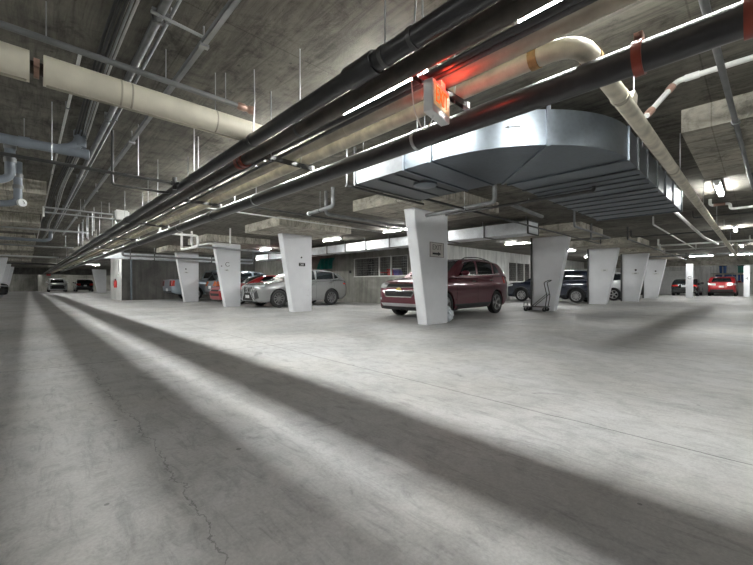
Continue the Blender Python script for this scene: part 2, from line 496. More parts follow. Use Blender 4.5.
# ------------------------------------------------------------------ flared columns
def column(cx, cy, along, out, thick, label, wb=0.80, wt=1.30, h=PANEL - .002, skirt=True):
    """corner of the broad face nearest the aisle at (cx, cy); 'along' runs away from the aisle, 'out' is the thickness"""
    a = Vector((*along, 0)); o_ = Vector((*out, 0)); c = Vector((cx, cy, 0))
    p = [c, c + a * wb, c + a * wb + Vector((0, 0, h)), c + a * (wb - wt) + Vector((0, 0, h))]
    bm = B(); prism(bm, p, o_ * thick)
    bmesh.ops.bevel(bm, geom=list(bm.edges), offset=0.012, segments=2, affect='EDGES')
    root = new_obj('column', bm, MT['column'], None, 40)
    tag(root, label, 'column', kind='thing')
    return root
G = 'flared white concrete columns'
exit_col = column(6.73, 5.30, (1, 0), (0, 1), 0.30, 'white flared concrete column carrying the EXIT board with arrow, beside the maroon car')
col_b = column(6.60, 10.98, (1, 0), (0, 1), 0.30, 'white flared column in front of the silver car, with a black number plate', wb=.74, wt=1.18)
col_c = column(6.06, 15.45, (1, 0), (0, 1), 0.30, 'white flared column between the silver car and the grey car showing an orange tail lamp', wb=.62, wt=1.10)
col_d = column(6.20, 21.45, (1, 0), (0, 1), 0.30, 'white flared column beside the pale pickup truck', wb=.70, wt=1.15)
col_e = column(5.85, 52.0, (1, 0), (0, 1), 0.30, 'small white flared column far down the left aisle, beside the dark wall')
r_a = column(13.62, 5.05, (0, 1), (1, 0), 0.32, 'white flared column with the black hand cart in front of it')
r_b = column(19.86, 4.96, (0, 1), (1, 0), 0.32, 'white flared column between the dark navy car and the white car')
r_c = column(24.6, 4.61, (0, 1), (1, 0), 0.32, 'white flared column just past the white car')
r_d = column(30.9, 4.70, (0, 1), (1, 0), 0.32, 'farthest white flared column of the right bays, shaded at its foot')
for (yy, lab) in ((33.0, 'white flared column at the left edge above the dark car'), (41.0, 'second white flared column from the left edge of the picture, beyond the dark car'), (50.0, 'farthest white flared column on the far side of the left aisle')):
    column(-1.35, yy, (-1, 0), (0, 1), 0.30, lab, wb=0.8, wt=1.30)
# slim square posts at the far right
def post(x0, y0, x1, y1, label, mark):
    b = B(); box(b, x0, y0, 0, x1, y1, 2.40)
    bmesh.ops.bevel(b, geom=list(b.edges), offset=0.01, segments=1, affect='EDGES')
    o = new_obj('post', b, MT['column']); tag(o, label, 'post', kind='thing')
    text_obj(mark, 0.30, MT['ink'], o, (x0 - .001, (y0 + y1) / 2, 1.42), (PI / 2, 0, -PI / 2), 'marking')
    return o
post(33.7, 3.12, 34.0, 3.50, 'slim white post in front of the dark grey car at the far right', 'C')
post(40.0, 0.38, 40.3, 0.72, 'slim white post at the right edge beyond the red car', '4')

# ------------------------------------------------------------------ writing and marks on the columns
RY = (PI / 2, 0, 0); RX = (PI / 2, 0, -PI / 2)
board = B(); box(board, 6.80, 5.288, 1.60, 7.34, 5.302, 1.95)
sign = new_obj('exit_board', board, MT['signw'], None)
tag(sign, 'pale EXIT board with a black arrow on the column by the maroon car', 'sign')
text_obj('EXIT', 0.175, MT['greyink'], sign, (7.07, 5.287, 1.83), RY, 'lettering')
a = B()
prism(a, [(6.90, 5.288, 1.66), (7.12, 5.288, 1.66), (7.12, 5.288, 1.635), (7.235, 5.288, 1.6825), (7.12, 5.288, 1.73), (7.12, 5.288, 1.705), (6.90, 5.288, 1.705)], (0, -.003, 0))
new_obj('arrow', a, MT['ink'], sign)
fr = B()
for (x0, z0, x1, z1) in ((6.80, 1.60, 7.34, 1.612), (6.80, 1.938, 7.34, 1.95), (6.80, 1.60, 6.812, 1.95), (7.328, 1.60, 7.34, 1.95)):
    box(fr, x0, 5.283, z0, x1, 5.289, z1)
new_obj('border', fr, MT['greyink'], sign)

def number_plate(x, y, z, w, h, txt, label, rot, dark=True):
    b = B()
    if rot == RY: box(b, x - w / 2, y - .008, z - h / 2, x + w / 2, y + .002, z + h / 2)
    else: box(b, x - .008, y - w / 2, z - h / 2, x + .002, y + w / 2, z + h / 2)
    o = new_obj('number_plate', b, MT['ink'] if dark else MT['plate'])
    tag(o, label, 'sign')
    loc = (x, y - .009, z) if rot == RY else (x - .009, y, z)
    text_obj(txt, h * 0.85, MT['plate'] if dark else MT['ink'], o, loc, rot)
    return o
def stud(x, y, z, r, label, rot):
    b = B(); lathe(b, [(r, 0), (r, 0.012), (r * .6, 0.018)], (x, y, z), (0, -1, 0) if rot == RY else (-1, 0, 0), 12)
    tag(new_obj('stud', b, MT['ink']), label, 'stud')
number_plate(6.93, 10.98, 1.645, 0.25, 0.115, '283', 'small black number plate on the flared column before the silver car', RY)
stud(6.91, 10.98, 1.89, 0.028, 'black stud above the black number plate', RY)
number_plate(6.08, 15.45, 1.55, 0.20, 0.075, '284', 'small pale number plate on the third flared column of the left bays', RY, False)
stud(5.87, 15.45, 1.72, 0.022, 'black stud beside the round emblem on the third flared column', RY)
em = B(); ring(em, (6.12, 15.445, 1.80), (0, 1, 0), 0.085, 0.010, 20, 0.5, 5.6)
tag(new_obj('round_mark', em, MT['greyink']), 'faint round mark above the number on the third flared column', 'sign')
number_plate(6.26, 21.45, 1.60, 0.26, 0.085, '285', 'small pale number plate on the flared column by the pickup truck', RY, False)
stud(6.24, 21.45, 1.79, 0.035, 'dark stud above the number by the pickup truck', RY)
number_plate(19.86, 5.02, 1.62, 0.30, 0.10, '241', 'pale number plate on the flared column beside the navy car', RX, False)
number_plate(24.6, 4.72, 1.57, 0.34, 0.10, '240', 'pale number plate on the flared column past the white car', RX, False)
stud(24.6, 4.70, 1.76, 0.05, 'dark stud on the flared column past the white car', RX)
number_plate(30.9, 4.78, 1.68, 0.34, 0.10, '239', 'pale number plate on the farthest flared column of the right bays', RX, False)
stud(30.9, 4.78, 1.86, 0.05, 'dark stud on the farthest flared column of the right bays', RX)
for o, (x, y) in ((r_a, (13.58, 5.85)), (r_b, (19.82, 5.76)), (r_c, (24.56, 5.41)), (r_d, (30.86, 5.50))):
    b = B(); tube(b, [(x, y - .03, 0.0), (x, y - .03, PANEL - .002)], 0.035, 10); new_obj('corner_pipe', b, MT['steel'], o, 40)

# ------------------------------------------------------------------ strip lights
tube_mats = {}
def strip_light(x, y, axis, label, z=SLAB, power=1.0, group=None, length=1.25):
    if power not in tube_mats: tube_mats[power] = E('fluorescent_tube_glow', (0.985, 1.0, 0.97), TUBE_E * power)
    root = empty('strip_light', (x, y, z - .002), 0.0 if axis == 'x' else PI / 2)
    tag(root, label, 'ceiling light', group)
    h = length / 2
    b = B(); box(b, -h, -.05, -.055, h, .05, 0); new_obj('housing', b, MT['white'], root)
    for s in (-1, 1):
        b = B(); box(b, s * (h - .02) - .015, -.04, -.11, s * (h - .02) + .015, .04, -.055); new_obj('lamp_holder', b, MT['white'], root)
    b = B()
    for yy in (-.022, .022): tube(b, [(-h + .03, yy, -.085), (h - .03, yy, -.085)], 0.013, 6)
    new_obj('tube', b, tube_mats[power], root, 60)
    return root
ORD = ['first', 'second', 'third', 'fourth', 'fifth', 'sixth', 'seventh', 'eighth', 'ninth', 'tenth', 'eleventh', 'twelfth', 'thirteenth', 'fourteenth', 'fifteenth', 'sixteenth']
ys = [0.6, 2.6, 4.6, 6.9, 9.4, 12.2, 15.2, 18.5, 22, 26.5, 32, 39, 46, 53, 64.5]
for k, y in enumerate(ys):
    strip_light(2.59, y, 'y', '%s strip light from the camera in the row above the pipe bundle' % ORD[k], group='strip lights above the pipe bundle', power=1.9)
for k, x in enumerate((-4.5, 10.1, 17.7, 25.5)):
    strip_light(x, 0.53, 'x', ['strip light over the aisle behind the camera', 'bright strip light on the slab beside the long cream pipe', 'second bright strip light past the cream pipe, farther along the right aisle', 'third strip light along the right aisle, small and far'][k], group='strip lights over the right aisle', power=2.0)
for k, y in enumerate((-4, 0.2, 3.6, 7.4, 13.2, 18.5, 24, 30, 36, 44, 52)):
    strip_light(-2.9, y, 'y', '%s added unseen fill light along the far side of the left aisle' % ORD[k], group='added fill lights over the far side of the left aisle', power=.85)  # unseen row added as fill for the left floor and column faces
for k, y in enumerate((8.85, 12.6, 18.6, 23.6)):
    strip_light(9.45, y, 'y', ['strip light glowing behind the column with the EXIT board', 'strip light seen to the right of the column before the silver car', 'strip light above the red car', 'strip light above the pickup truck'][k], group='strip lights over the left bays', power=1.9)
for k, x in enumerate((16.5, 22.3, 28.0)):
    strip_light(x, 7.7, 'y', ['strip light glowing above the maroon car and navy car', 'strip light over the bay of the white car', 'strip light over the bay past the white car'][k], group='strip lights over the right bays', power=2.0)
for k, y in enumerate((2.6, 0.6)):
    strip_light(32.6, y, 'y', ['strip light before the east beam, above the dark grey car', 'strip light at the right edge before the east beam, above the red car'][k], group='strip lights at the far right', power=1.5)
for k, y in enumerate((4.4, 1.4, -1.6)):
    strip_light(38.6, y, 'y', ['added fill light nearest the dark grey car by the east wall', 'added fill light over the red car by the east wall', 'added fill light right of the red car by the east wall'][k], group='added fill lights by the east wall', power=2.2)  # lights added to brighten the east wall and the posts
for k, x in enumerate((4.6, 9.6, 14.5, 20.5, 28, 35)):
    strip_light(x, -2.6, 'x', '%s added fill light from the camera along the near side of the right aisle' % ORD[k], group='added fill lights along the near side of the right aisle', power=.6)  # extra out-of-view row, put in to brighten the column faces
strip_light(4.6, 45.0, 'x', 'added fill light brightening the small far column beside the dark wall', power=1.6)  # added fixture, brightens the dim far column
for k, x in enumerate((-4.0, 6.0, 10.5)):
    strip_light(x, 64.5, 'y', ['added fill light before the far north wall, over the left bays', 'added fill light before the far north wall, right of the grey hatchback', 'added fill light before the far north wall, rightmost'][k], group='added fill lights before the far north wall', power=2.0)  # three lights added to brighten the far wall behind the beam
strip_light(14.0, 13.5, 'y', 'added fill light inside the wire-fronted store', power=.2)  # dim lamp added so the store contents can be seen
strip_light(23.5, 12.4, 'x', 'strip light inside the far store', power=.4)

# ------------------------------------------------------------------ pipes overhead
def pipe(name, pts, r, mat, label, cat='pipe', seg=14, rad=None, group=None):
    b = B(); tube(b, bend(pts, rad, 6) if rad else pts, r, seg)
    return tag(new_obj(name, b, mat, None, 50), label, cat, group)
def rod(parent, x, y, z0, r=0.0045, mat='zinc', sway=0.0, z1=TOP):
    b = B(); tube(b, [(x, y, z0), (x + sway, y + sway * .3, (z0 + z1) / 2), (x + sway * .6, y, z1)], r, 6)
    return new_obj('hanger_rod', b, MT[mat], parent, 50)
def hang(parent, x, y, z, r, axis='y', mat='steel', sway=0.0, bandw=0.03, rod_r=0.005):
    ax = (0, 1, 0) if axis == 'y' else (1, 0, 0)
    b = B(); band(b, (x, y, z), ax, r, bandw, 0.005); new_obj('hanger_band', b, MT[mat], parent, 40)
    rod(parent, x, y, z + r, rod_r, sway=sway)

YN, YFAR = -2.0, 60.0
P = {'a': (1.508, 2.28, .056), 'b': (1.665, 2.26, .057), 'c': (1.886, 2.315, .022), 'd': (1.957, 2.318, .017), 'e': (2.065, 2.33, .0455), 'f': (2.243, 2.33, .054), 'g': (2.384, 2.17, .0795)}
x, z, r = P['a']
pa = pipe('black_pipe', [(x, YN, z), (x, YFAR, z)], r, MT['black'], 'black plastic drain pipe on the outer left edge of the bundle')
for y, sw in ((-0.6, 0), (1.28, .05), (1.5, 0), (3.22, .02), (4.86, 0), (6.6, 0), (9.3, 0), (13, 0), (18, 0), (25, 0), (34, 0)): hang(pa, x, y, z, r, sway=sw, mat='steel')
for y in (1.70, 9.0, 20): 
    b = B(); lathe(b, [(r, -.13), (r + .012, -.13), (r + .014, -.11), (r + .012, 0), (r + .014, .11), (r + .012, .13), (r, .13)], (x, y, z), (0, 1, 0), 20); new_obj('coupling', b, MT['black'], pa, 50)
x, z, r = P['b']
pb = pipe('black_pipe', [(x, YN, z), (x, YFAR, z)], r, MT['brown'], 'rust-tinged black pipe lying second from the left in the bundle')
for y, sw in ((0.4, 0), (2.67, 0), (5.2, 0), (8, 0), (12, 0), (19, 0)): hang(pb, x, y, z, r, sway=sw)
b = B(); band(b, (x, 3.75, z), (0, 1, 0), r, .06, .012); band(b, (x, 3.86, z), (0, 1, 0), r, .05, .010); new_obj('red_coupling', b, MT['red'], pb, 40)
x, z, r = P['c']
pc = pipe('thin_black_pipe', [(x, YN, z - .004), (x, 1.9, z - .004), (x, 3.4, z + .021), (x, YFAR, z + .021)], r, MT['black'], 'thin black pipe in the middle of the bundle')
x, z, r = P['d']
pd = pipe('thin_black_pipe', [(x, YN, z), (x, YFAR, z)], r, MT['steel'], 'thinnest dark pipe in the bundle, beside the cream pipes')
x, z, r = P['e']
pe = pipe('cream_pipe', [(x, YN, z), (x, YFAR, z)], r, MT['beige'], 'slimmer cream pipe darkened for shade in the bundle, tinted red near the lit EXIT sign')
for y in (2.55, 5.3, 9.5):
    b = B(); band(b, (x, y, z), (0, 1, 0), r, .05, .004); new_obj('jacket_seam', b, MT['creamd'], pe, 40)
x, z, r = P['f']; yE = 0.70
pf = pipe('cream_pipe', [(x, YFAR, z), (x, yE, z), (24.5, yE, z), (24.5, yE, TOP)], .057, MT['dirty'], 'long cream pipe leaving the bundle at a stained elbow and running along the right aisle', rad=.20, seg=18)
b = B(); band(b, (x, yE + .24, z), (0, 1, 0), .057, .05, .006); new_obj('elbow_collar', b, MT['rust'], pf, 40)
b = B(); band(b, (x + .25, yE, z), (1, 0, 0), .057, .05, .006); new_obj('elbow_collar', b, MT['rust'], pf, 40)
for xx in (3.15, 5.6, 8.4, 12, 17): 
    b = B(); band(b, (xx, yE, z), (1, 0, 0), .057, .04, .005); new_obj('jacket_seam', b, MT['creamd'], pf, 40)
for xx in (3.6, 6.2, 9.2, 12.5, 15.4, 19.3): rod(pf, xx, yE, z + .05)
b = B(); prism(b, [(3.3, yE - .05, z + .03), (3.45, yE - .05, z + .03), (3.42, yE - .06, z + .085), (3.33, yE - .06, z + .095)], (0, .1, 0)); new_obj('torn_jacket', b, MT['cream'], pf)
x, z, r = P['g']
pg = pipe('large_black_pipe', [(x, -1.5, z), (x, 46, z)], r, MT['black'], 'large black pipe hanging lowest on the right side of the bundle', seg=20)
for y in (1.99, 4.99, 8.6, 12.5, 17.5, 24): hang(pg, x, y, z, r, mat='zinc', rod_r=.007)
b = B(); lathe(b, [(r, -.07), (r + .012, -.07), (r + .012, .07), (r, .07)], (x, 6.67, z), (0, 1, 0), 20); new_obj('coupling', b, MT['steel'], pg, 40)
for y, lab in ((0.44, 'red painted clamp round the large black pipe, near the cream pipe'), (0.02, 'red painted clamp on the large black pipe at the right edge')):
    root = empty('pipe_clamp', (x, y, z)); tag(root, lab, 'clamp')
    b = B(); band(b, (0, 0, 0), (0, 1, 0), r, .045, .011, 24); new_obj('strap', b, MT['red'], root, 40)
    b = B()
    for s in (-1, 1): box(b, -.028, s * .004 - .016, r + .004, .028, s * .004 + .016, r + .05)
    tube(b, [(-.05, 0, r + .03), (.05, 0, r + .03)], .008, 8)
    new_obj('bolt_lug', b, MT['copper'], root)

# trapeze struts carrying the bundle
def trapeze(y, lab, x0=1.735, x1=2.30, zt=2.272):
    root = empty('strut', (0, y, 0)); tag(root, lab, 'strut')
    b = B(); box(b, x0, -.02, zt - .005, x1, .02, zt); box(b, x0, -.02, zt - .04, x1, -.016, zt); box(b, x0, .016, zt - .04, x1, .02, zt); new_obj('channel', b, MT['steel'], root)
    b = B(); box(b, x1, -.022, zt - .042, x1 + .03, .022, zt + .002); new_obj('end_cap', b, MT['white'], root)
    for xx in (x0 + .08, x1 - .13):
        b = B(); tube(b, [(xx, 0, zt - .05), (xx, 0, TOP)], .006, 6); new_obj('hanger_rod', b, MT['zinc'], root, 50)
for k, y in enumerate((1.47, 3.46, 6.13, 9.2, 12.5, 16.5)):
    trapeze(y, ['steel strut under the bundle directly above the lit EXIT sign', 'second steel strut under the pipe bundle, counting from the lit EXIT sign', 'third steel strut under the pipe bundle, counting from the lit EXIT sign', 'fourth steel strut under the pipe bundle', 'fifth steel strut under the pipe bundle', 'sixth and farthest steel strut under the pipe bundle'][k])

# lit EXIT sign hung from the first strut
es = empty('exit_sign', (1.885, 1.41, 2.205), math.radians(11)); tag(es, 'lit EXIT sign box with red letters hanging under the pipe bundle', 'sign')
b = B(); box(b, -.125, -.032, -.20, .125, .032, 0)
bmesh.ops.bevel(b, geom=list(b.edges), offset=0.004, segments=1, affect='EDGES'); new_obj('box_body', b, MT['plate'], es)
b = B(); box(b, -.11, -.034, -.155, .11, -.031, -.02); new_obj('lit_face', b, MT['exitface'], es)
text_obj('EXIT', 0.125, MT['exitink'], es, (0, -.036, -.088), RY, 'lettering', 0.002).scale = (0.70, 1.12, 1.0)
b = B(); box(b, -.11, .031, -.155, .11, .034, -.02); new_obj('rear_lit_face', b, MT['exitface'], es)
b = B(); box(b, .02, -.02, 0, .085, .02, .05); new_obj('bracket', b, MT['plate'], es)
b = B(); tube(b, bend([(-.05, .0, -.2), (-.07, .01, -.26), (-.10, .05, -.30), (-.12, .10, -.16), (-.12, .12, .04)], .04), .004, 6); new_obj('cable', b, MT['whitepipe'], es, 50)
for yy in (-.06, .10):
    ld = bpy.data.lights.new('lamp', 'POINT'); ld.energy = 1.3; ld.color = (1.0, 0.06, 0.03); ld.shadow_soft_size = .05
    lo = bpy.data.objects.new('lamp', ld); COL.objects.link(lo); lo.parent = es; lo.location = (.02, yy, .045)

# insulated pipe, its neighbours and conduits on the left
Yc, Zc, rc = 3.466, 2.45, .103
root = empty('insulated_pipe', (0, Yc, Zc)); tag(root, 'thick cream insulated pipe crossing the upper left, with a gap showing copper', 'pipe')
b = B(); tube(b, [(-7.5, 0, 0), (0.015, 0, 0)], rc, 24); new_obj('insulation_jacket', b, MT['cream'], root, 50)
b = B(); tube(b, [(0.085, 0, 0), (1.74, 0, 0)], rc, 24); new_obj('insulation_jacket', b, MT['cream'], root, 50)
b = B(); tube(b, [(0.0, 0, 0), (0.1, 0, 0)], .045, 14); new_obj('bare_core', b, MT['brown'], root, 50)  # dark core colour gives the gap its shade
b = B(); lathe(b, [(.05, -.014), (.066, -.014), (.066, .014), (.05, .014)], (.05, 0, 0), (1, 0, 0), 16); box(b, .035, -.09, -.02, .065, -.045, .03); new_obj('clamp_fitting', b, MT['copper'], root)
for xx in (.53, .60, 1.25, -.9):
    b = B(); band(b, (xx, 0, 0), (1, 0, 0), rc, .012, .002, 24); new_obj('jacket_seam', b, MT['creamd'], root, 40)
b = B(); box(b, -7.5, -.02, -rc - .002, 0.0, .02, -rc + .004); box(b, .10, -.02, -rc - .002, 1.7, .02, -rc + .004); new_obj('jacket_seam', b, MT['creamd'], root)
for xx in (-.45, 1.28): rod(root, xx, .055, rc * .82, z1=TOP - Zc)

o = pipe('grey_pipe', [(-7.5, 3.457, 2.67), (1.56, 3.457, 2.67)], .0235, MT['gray'], 'thin grey pipe running just above the thick cream insulated pipe')
b = B(); lathe(b, [(.024, 0), (.036, .02), (.036, .07), (.030, .08), (.030, .11), (.04, .12), (.04, .16)], (1.46, 3.457, 2.67), (1, 0, 0), 14); new_obj('end_fitting', b, MT['copper'], o, 50)
for xx in (.1, .85, 1.35): rod(o, xx, 3.457, 2.69)
# conduits along the left aisle, on the slab
for nm, x, z, r, mt, lab, y1 in (('conduit', .684, 2.87, .029, 'gray', 'thick grey conduit on the slab, left of the pipe bundle', 19),
                                 ('conduit', .752, 2.885, .0125, 'zinc', 'thin zinc conduit right beside the thick conduit', 19),
                                 ('conduit', .325, 2.88, .013, 'whitepipe', 'pale thin conduit passing the grey drain bend', 22)):
    o = pipe(nm, [(x, -2 if x > .4 else 3.9, z), (x, y1, z)], r, MT[mt], lab, 'conduit')
    for yy in (1.2, 3.0, 5.2, 8.5, 12): 
        b = B(); box(b, x - r - .008, yy - .012, z - r - .003, x + r + .008, yy + .012, TOP); new_obj('strap', b, MT['gray'], o)
root = empty('strut_channel', (0, 0, 0)); tag(root, 'bright zinc strut channel on the slab between conduits and pipe bundle', 'channel')
b = B(); x = .985; box(b, x - .02, -2, 2.79, x + .02, 18, 2.794); box(b, x - .02, -2, 2.79, x - .016, 18, 2.83); box(b, x + .016, -2, 2.79, x + .02, 18, 2.83); new_obj('channel', b, MT['zinc'], root)
for yy in (-1, 2.95, 5.6, 9, 13, 17): 
    b = B(); box(b, x - .035, yy - .02, 2.775, x + .035, yy + .02, 2.80); tube(b, [(x, yy, 2.8), (x, yy, TOP)], .007, 6); new_obj('hanger', b, MT['zinc'], root)
o = pipe('cross_strut', [(.62, 2.9, 2.84), (.985, 2.93, 2.84)], .012, MT['zinc'], 'short cross strut between the thick conduit and the strut channel', 'strut'); rod(o, .75, 2.91, 2.84)
for nm, (x, ph, mt, lab) in enumerate(((.40, 0, 'cable', 'black cable on the slab, left of the pale cables'), (.425, 1, 'cable', 'second black cable on the slab beside the first'), (.455, 2.2, 'cable', 'third black cable, nearest the pale cables'), (.505, 3, 'zinc', 'grey cable along the slab'), (.53, 4.1, 'zinc', 'pale cable running beside the grey cable'), (.555, 5, 'whitepipe', 'palest cable of the slab cables, next to the thick conduit'))):
    pts = [(x + .018 * math.sin(y * 1.1 + ph * .12) + (.05 * math.sin(y * .33) if mt == 'cable' else 0), y, 2.885 - .02 * abs(math.sin(y * .9 + ph))) for y in [(-2 + .45 * i) for i in range(52)]]
    o = pipe('cable', pts, .011 if mt == 'cable' else .009, MT[mt], lab, 'cable', 8)
    for yy in (.5, 4.5, 9.5): rod(o, x, yy, 2.885, .004)
# grey drain with a wye, upper left
root = empty('drain_pipe', (0, 6.07, 2.65)); tag(root, 'blue-grey drain pipe with an elbow rising to the slab, upper left', 'pipe')
b = B(); tube(b, [(-7, 0, 0), (.56, 0, 0)], .058, 16); new_obj('run', b, MT['bluegray'], root, 50)
b = B(); tube(b, bend([(.28, 0, 0), (.42, 0, .05), (.50, 0, .14), (.50, 0, .29)], .08), .058, 16); new_obj('elbow', b, MT['bluegray'], root, 50)
for a0, a1, ax in (((-.02, 0, 0), .05, (1, 0, 0)), ((.50, 0, .13), .05, (0, 0, 1)), ((.50, 0, .24), .035, (0, 0, 1))):
    b = B(); lathe(b, [(.058, -a1), (.068, -a1), (.068, a1), (.058, a1)], a0, ax, 18); new_obj('hub', b, MT['bluegray'], root, 50)
b = B(); lathe(b, [(.066, 0), (.066, .05), (.03, .06)], (.54, 0, 0), (1, 0, 0), 18); new_obj('end_cap', b, MT['bluegray'], root, 50)
rod(root, -.02, 0, .06, z1=TOP - 2.65)
# thin black branch with a tee into the black pipe
o = pipe('thin_black_pipe', [(-6.5, 5.31, 2.28), (1.46, 5.31, 2.28)], .019, MT['steel'], 'thin black pipe crossing from the left edge into the pipe bundle')
b = B(); lathe(b, [(.03, 0), (.03, .1)], (1.36, 5.31, 2.28), (1, 0, 0), 14); tube(b, [(1.41, 5.31, 2.2), (1.41, 5.31, 2.36)], .028, 12); new_obj('tee', b, MT['black'], o, 50)
for xx in (-.9, .2, 1.0): rod(o, xx, 5.31, 2.29, .005)
o = pipe('thin_black_pipe', [(0.80, 5.75, TOP), (0.80, 5.75, 2.24), (1.46, 5.75, 2.24)], .016, MT['steel'], 'short L-shaped black branch dropping from the slab to the bundle', rad=.04)
# left drops: grey stubs with caps
for k, (x, y, z0, lab) in enumerate(((-.16, 6.95, 2.42, 'short grey drain stub hanging nearest the left edge'), (-.10, 8.3, 2.33, 'grey drain drop with a white capped cleanout, left edge'))):
    root = empty('drain_drop', (x, y, z0)); tag(root, lab, 'pipe')
    b = B(); tube(b, [(0, 0, 0), (0, 0, TOP - z0)], .055, 14); new_obj('stack', b, MT['bluegray'], root, 50)
    b = B(); tube(b, bend([(0, 0, .12), (0, 0, -.03), (-.12, 0, -.09), (-.9, 0, -.10)], .07), .05, 14); new_obj('elbow', b, MT['bluegray'], root, 50)
    for zz in (.2, .38): 
        b = B(); lathe(b, [(.055, -.03), (.065, -.03), (.065, .03), (.055, .03)], (0, 0, zz), (0, 0, 1), 16); new_obj('hub', b, MT['gray'], root, 50)
    if k:
        b = B(); lathe(b, [(.058, 0), (.062, .05), (.03, .05), (.028, .03)], (.03, -.06, -.06), (.5, -.8, 0), 16); new_obj('cleanout_cap', b, MT['plate'], root, 50)
# far left cross pipes
for (Y, Z, r, xa, xb, mt, lab) in ((10.9, 2.66, .020, .27, 1.7, 'zinc', 'upper of two pale pipes joined at the left drop panel'), (10.9, 2.55, .016, .27, 1.55, 'zinc', 'lower of two pale pipes joined at the left drop panel'),
                                   (15.4, 2.66, .035, -4, 1.5, 'zinc', 'long pale pipe crossing beyond the second left drop panel'), (17.4, 2.50, .055, -4, .45, 'bluegray', 'blue-grey drain pipe crossing the far left'),
                                   (19.5, 2.45, .03, -4, 1.4, 'gray', 'grey pipe crossing above the far left columns'), (31, 2.68, .05, -4, 1.5, 'plate', 'bright white pipe crossing far down the left aisle'), (38, 2.52, .06, -4, 4.0, 'steel', 'dark pipe crossing far down the left aisle')):
    o = pipe('cross_pipe', [(xa, Y, Z), (xb, Y, Z)], r, MT[mt], lab)
    for xx in (xa + .2, (xa + xb) / 2, xb - .25): rod(o, xx, Y, Z + r, .006)
    if Y == 17.4:
        b = B(); tube(b, bend([(.40, Y, Z), (.62, Y, Z + .05), (.62, Y, TOP)], .1), .06, 14); new_obj('elbow', b, MT['bluegray'], o, 50)
    if Z == 2.66 and Y == 10.9:
        b = B(); tube(b, [(.27, Y, 2.45), (.27, Y, TOP)], .018, 10); new_obj('riser', b, MT['whitepipe'], o, 50)
        b = B(); box(b, 1.55, Y - .12, 2.55, 1.85, Y + .12, 2.78); bmesh.ops.bevel(b, geom=list(b.edges), offset=.03, segments=2, affect='EDGES'); new_obj('junction_box', b, MT['whitepipe'], o, 40)
# row of short drops beside the bundle
for k in range(8):
    y = 11.8 + k * .62
    o = pipe('riser', [(1.25 + .03 * (k % 2), y, 2.32 - .05 * (k % 3)), (1.25 + .03 * (k % 2), y, TOP)],   .009, MT['zinc'], '%s of the short vertical risers beside the bundle, counting away from the camera' % ORD[k], 'pipe', 8, group='short risers beside the bundle')
